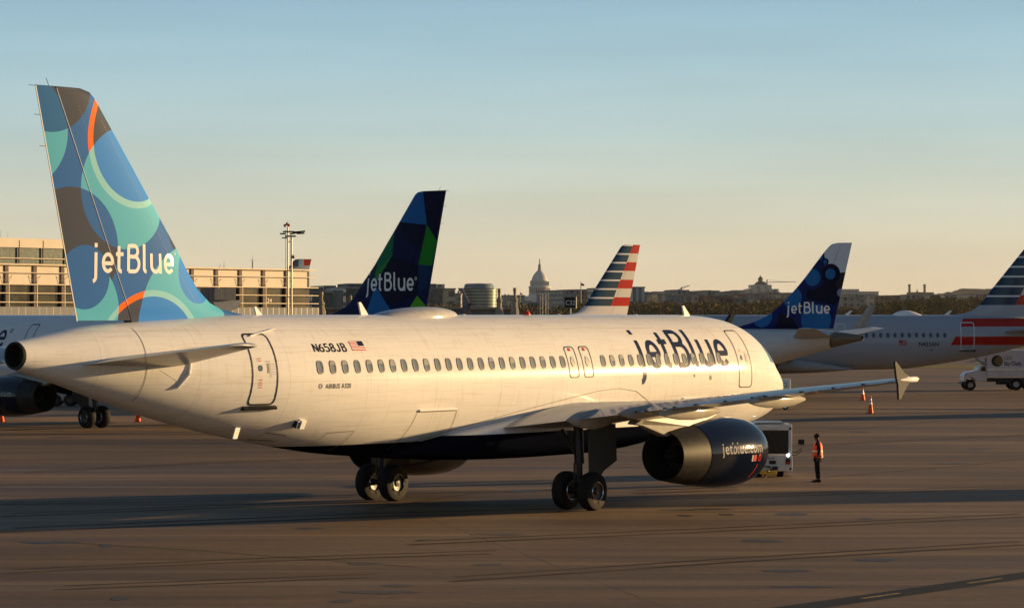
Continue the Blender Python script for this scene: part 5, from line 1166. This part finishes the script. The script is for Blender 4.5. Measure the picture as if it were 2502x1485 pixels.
    mb = MB(); mb.lathe((0, 0, 0), [(Z(719), P(21)), (Z(703.5), P(21))], 'z', 40); mb.build('lower_drum', simple('drum_dark', (.20, .22, .23), .7), r)
    for i in range(30):
        a = 2 * math.pi * (i + .5) / 30; mb = MB(); mb.tube((P(25.3) * math.cos(a), P(25.3) * math.sin(a), Z(719)), (P(25.3) * math.cos(a), P(25.3) * math.sin(a), Z(703.7)), .72, n=8); mb.build('column', wh, r)
    mb = MB(); mb.lathe((0, 0, 0), [(0, P(28)), (Z(723), P(27.8)), (Z(718.6), P(27))], 'z', 40); mb.build('plinth', wh, r)
    mb = MB(); mb.box((P(0), 10, Z(728) / 2), (P(82), 60, Z(728))); mb.box((P(60), 10, Z(733) / 2), (P(80), 50, Z(733))); mb.box((P(-45), 10, Z(731) / 2), (P(50), 50, Z(731))); mb.build('wing', wh, r)
    mb = MB(); mb.prism([(P(-60), Z(731)), (P(-38), Z(723)), (P(38), Z(723)), (P(60), Z(733))], -5, 40); mb.build('roof', wh, r)
    block('museum_building', 1240, 1300, 736, 3000, pl, 'low pale building left of the domed building, below its flagpole', 60, 0)
    block('office_building', 1225, 1282, 722, 3600, gy, 'low grey green roofed building between two tan masonry towers', 50, 0, steps=[(1232, 1236, 719), (1241, 1244, 719)])
    block('office_building', 1292, 1330, 741, 1400, gd_, 'small dark building in front of the domed building', 30, .1)
    block('office_building', 1357, 1382, 720, 2100, gd_, 'dark blue block just left of the gate sign', 40, .1)
    block('office_building', 1376, 1414, 711, 2000, gy, 'flat roofed brown office block behind the gate sign', 60, .3, steps=[(1388, 1402, 709)])
    block('brick_building', 1410, 1456, 709, 2050, br, 'brick building with tall windows, right of the gate sign', 40, .3)
    block('apartment_building', 1450, 1470, 706, 1800, gy, 'grey tower block half behind the striped fin', 30, .1)
    block('apartment_building', 1546, 1575, 703, 1750, facade_mat('striped_tower', (.44, .45, .43), (.06, .07, .07), 3.5, 30, .5, 1.0), 'tower block with white vertical stripes right of the striped fin', 30, .15)
    rs = random.Random(11)
    def row(px0, px1, top, jit, d0, d1, w0, w1, words, grp):
        px = px0; k = 0
        while px < px1:
            w = rs.uniform(w0, w1); m, cw = rs.choice([(st, 'stone'), (br, 'brick'), (gy, 'grey'), (pl, 'pale'), (gy, 'grey')]); t = top + rs.uniform(-jit, jit); d = rs.uniform(d0, d1)
            block('apartment_building', px, px + w, t, d, m, words % cw, 25, rs.uniform(0, .35), group=grp, steps=[(px + w * .3, px + w * .6, t - 2)] if rs.random() > .4 else ()); px += w * rs.uniform(.9, 1.05); k += 1
    row(1575, 1790, 713, 3, 2000, 2600, 16, 34, 'low %s apartment block over the woods, between the striped fin and the green domed hall', 'apartment blocks over the woods')
    row(1590, 1780, 722, 3, 1700, 1800, 14, 30, 'low %s house front half sunk in the woods', 'house fronts in the woods')
    row(1780, 1960, 718, 3, 2000, 2400, 18, 34, 'low %s block under the green domed hall', 'blocks under the green dome')
    row(2030, 2420, 722, 2.5, 1900, 2400, 16, 36, 'low %s block over the woods right of the bubble patterned fin', 'blocks over the right hand woods')
    row(1796, 1950, 730, 2, 1650, 1750, 20, 40, 'low %s terrace among the trees left of the bubble patterned fin', 'terraces in the trees')
    block('long_pale_building', 2050, 2147, 713, 4200, pl, 'long pale stone building right of the bubble patterned fin', 60, .05, roof=MM['roof'], steps=[(2056, 2103, 706.5)])
    block('apartment_building', 2056, 2100, 728, 1700, st, 'stone apartment block lower left of the long pale building', 30, .2)
    # library with green dome
    d = 5100; S = d / F; r = empty('green_domed_hall', ((1858 - CX) * S, d, 0), 0, 'grand hall with a dark green dome on the skyline', 'building'); Z = lambda py: H - (py - HY) * S; P = lambda px: px * S; gr = simple('copper_green', (.05, .075, .065), .7)
    mb = MB(); mb.lathe((0, 0, 0), [(Z(690), P(6)), (Z(684), P(5.6)), (Z(681), P(6.2)), (Z(678), P(4.5)), (Z(675.5), P(1.5)), (Z(674), P(.9)), (Z(671.5), P(.2))], 'z', 24); mb.build('dome', gr, r)
    mb = MB(); mb.prism([(P(-14), Z(696)), (P(-6), Z(688)), (P(8), Z(688)), (P(18), Z(696))], -10, 30); mb.build('roof', gr, r)
    mb = MB(); mb.box((P(0), 10, Z(696) / 2), (P(50), 60, Z(696))); mb.box((P(2), 4, Z(706) / 2), (P(80), 50, Z(706))); mb.box((P(-54), 3, Z(709) / 2), (P(34), 50, Z(709))); mb.build('wall', facade_mat('hall_stone', (.34, .35, .35), (.12, .13, .14), 14, 40, .4, .4), r)
    def crane(px, py, x1, y1, d, lab):
        S = d / F; r = empty('tower_crane', ((px - CX) * S, d, 0), 0, lab, 'crane'); Z = lambda q: H - (q - HY) * S
        mb = MB(); mb.tube((0, 0, 0), (0, 0, Z(py - 6)), 1.3, n=4); mb.build('mast', M['grey'], r); mb = MB(); mb.tube(((px - 8 - px) * S, 0, Z(py + 1)), ((x1 - px) * S, 0, Z(y1)), .75, n=4); mb.tube((0, 0, Z(py - 6)), ((x1 - px) * S * .6, 0, Z(y1 + .4 * 0)), .25, n=4); mb.build('jib', M['grey'], r)
    crane(1874, 689, 1945, 688, 5000, 'tower crane right of the green domed hall'); crane(1665, 707, 1685, 697, 4200, 'small tower crane with raised jib over the apartment blocks')
    # church with two towers
    d = 5200; S = d / F; r = empty('twin_towered_church', ((2240 - CX) * S, d, 0), 0, 'church with two square towers and a small spire on the skyline', 'church'); Z = lambda py: H - (py - HY) * S; P = lambda px: px * S
    tn = simple('church_stone', (.20, .15, .10), .8, var=.2)
    for q in (-18, 19):
        mb = MB(); mb.box((P(q), 0, Z(697) / 2), (P(5), P(5), Z(697))); mb.box((P(q), 0, Z(696)), (P(6), P(6), P(3))); mb.build('tower', tn, r)
    mb = MB(); mb.box((P(0), 20, Z(713.5) / 2), (P(34), 40, Z(713.5))); mb.box((P(30), 10, Z(714) / 2), (P(20), 40, Z(714))); mb.build('nave', tn, r)
    mb = MB(); mb.lathe((P(1), 0, Z(713.5)), [(0, P(2.4)), (P(4), P(1.2)), (P(8), .1)], 'z', 8); mb.build('spire', M['dark'], r)
    # flags
    for px, py, d in ((1271, 716, 3000), (1360, 709, 3000), (1417, 693, 2050)):
        S = d / F; r = empty('flagpole', ((px - CX) * S, d - 30, 0), 0, {1271: 'flagpole left of the domed building', 1360: 'flagpole between the domed building and the gate sign', 1417: 'flagpole on the brick building right of the gate sign'}[px], 'flagpole'); z = H - (py - HY) * S
        mb = MB(); mb.tube((0, 0, 0), (0, 0, z + 1), .35, n=6); mb.build('pole', M['grey'], r); mb = MB(); mb.prism([(.2, z), (2.2, z - .5), (2.4, z - 2.0), (.2, z - 1.6)], -.05, .05); mb.build('flag', M['red'], r)
    # wooded hill
    b = NB('wooded_hill'); o = b.obj(); b.col(b.ramp(b.noise(o, .03, 8, .7), [(.35, (.035, .045, .035)), (.65, (.10, .10, .07))])); b.set(.95)
    mb = MB(); rs = random.Random(5); n = 150; tops = []
    for i in range(n):
        px = 2268 + (2475 - 2268) * i / (n - 1); e = np.interp(px, [2268, 2290, 2330, 2350, 2390, 2420, 2440, 2475], [732, 719, 712, 706, 708, 706, 711, 716]) + rs.uniform(-1.0, 1.0) + .8 * math.sin(i * .9)
        tops.append(((px - CX) * 7000 / F, H - (e - HY) * 7000 / F))
    rows = [[(x, 7000 - 900 + 0 * x, 0) for x, z in tops]] + [[(x, 7000 - 900 * (1 - t), z * math.sin(t * math.pi / 2) + rs.uniform(-2, 2)) for x, z in tops] for t in (.2, .4, .6, .8, 1.0)] + [[(x, 7600, 0) for x, z in tops]]
    for a, c_ in zip(rows, rows[1:]): mb.add(a + c_, [(i, i + 1, n + i + 1, n + i) for i in range(n - 1)])
    tag(mb.build('hill', b.m), kind='structure')
city()

# ------------------------------------------------------------------ woods along the river
def woods():
    b = NB('spring_woods'); o = b.obj(); n1 = b.noise(o, .035, 3); n2 = b.noise(o, .6, 3)
    c = b.ramp(n1, [(.30, (.085, .058, .042)), (.45, (.12, .08, .048)), (.55, (.13, .11, .035)), (.72, (.19, .175, .045))])
    c = b.mix(b.math('MULTIPLY', n2, .5), c, (.06, .045, .035)); b.col(c); b.set(.95, spec=.1)
    rs = random.Random(21); mb = MB()
    def clump(x, y, z, r, k):
        for _ in range(k):
            while True:
                v = Vector((rs.uniform(-1, 1), rs.uniform(-1, 1), rs.uniform(-1, 1)))
                if .25 < v.length < 1: break
            p = Vector((x, y, z)) + Vector((v.x * r, v.y * r, v.z * r * 1.1)); u = Vector((rs.gauss(0, 1), rs.gauss(0, 1), rs.gauss(0, 1))).normalized(); w = u.orthogonal().normalized() * rs.uniform(.35, .8); q = u.cross(w).normalized() * rs.uniform(.35, .9)
            i = len(mb.v); mb.v += [tuple(p - w - q), tuple(p + w - q * .6), tuple(p + q), ]; mb.f.append([i, i + 1, i + 2]); mb.m.append(0); mb.sm.append(False)
    def belt(px0, px1, tops, d0, d1, step, k):
        px = px0
        while px < px1:
            d = rs.uniform(d0, d1); top = H - (np.interp(px, *tops) + rs.uniform(-2, 5) - HY) * d / F; x = (px - CX) * d / F; z = top - 1.5; r = rs.uniform(2.2, 4.2)
            mb.tube((x, d, 0), (x + rs.uniform(-1, 1), d, top - 2), .35, .12, n=4, caps=False)
            z = top - r
            while z > -r:
                clump(x + rs.uniform(-2, 2), d + rs.uniform(-2, 2), z, r, k); z -= r * 1.1
            px += step * rs.uniform(.5, 1.5)
    belt(1226, 1460, ([1226, 1290, 1340, 1400, 1460], [748, 744, 750, 742, 738]), 1250, 1380, 5, 60)
    belt(1040, 1130, ([1040, 1130], [740, 742]), 1380, 1450, 6, 50)
    belt(1528, 1960, ([1528, 1600, 1700, 1800, 1870, 1960], [737, 736, 738, 738, 736, 728]), 1480, 1640, 4, 70)
    belt(2030, 2420, ([2030, 2100, 2180, 2250, 2310, 2360, 2420], [752, 748, 735, 729, 724, 728, 722]), 1450, 1620, 4, 75)
    o = mb.build('woods', b.m, fix=False); tag(o, 'brown and olive spring woods along the far river bank', 'woods', kind='stuff')
woods()

# ------------------------------------------------------------------ what stands out of the picture on the right and throws its shadow in
def outside():
    src = next(o for o in COL.objects if o.name == 'airliner.004')
    r = src.copy(); COL.objects.link(r); r['label'] = 'airliner parked beyond the right edge, seen only by its long shadow'; r.location = (75, 196, 0); r.rotation_euler = (0, 0, R(215))
    for ch in list(src.children):
        c = ch.copy(); COL.objects.link(c); c.parent = r
        for g in ch.children: q = g.copy(); COL.objects.link(q); q.parent = c
    b = empty('boarding_bridge', (36, 107.5, 0), math.atan2(3.5, 13.1), 'boarding bridge beyond the right edge whose shadow crosses the apron', 'boarding bridge')
    mb = MB(); mb.box((18, 0, 4.7), (36, 2.6, 2.3)); mb.box((-1.0, 0, 4.6), (3.0, 3.4, 2.7)); mb.build('tunnel', M['grey'], b, bevel=.03)
    mb = MB(); mb.tube((10, -1, 0), (10, -1, 3.6), .18); mb.tube((10, 1, 0), (10, 1, 3.6), .18); mb.box((10, 0, .5), (1.2, 3.2, .5)); mb.build('bridge_support', M['dark'], b)
    mb = MB(); mb.tube((30, 0, 0), (30, 0, 3.6), .5); mb.build('column', M['concrete'], b)
outside()
def haze():
    m = bpy.data.materials.new('haze'); m.use_nodes = True; t = m.node_tree; t.nodes.remove(t.nodes['Principled BSDF'])
    v = t.nodes.new('ShaderNodeVolumePrincipled'); v.inputs['Color'].default_value = (.95, .93, .90, 1); v.inputs['Density'].default_value = 1.6e-5; v.inputs['Anisotropy'].default_value = .3
    t.links.new(v.outputs[0], t.nodes['Material Output'].inputs['Volume'])
    mb = MB(); mb.box((0, 3900, 59), (7000, 8200, 120)); tag(mb.build('haze', m), kind='stuff', label='thin warm evening haze over the city')
haze()
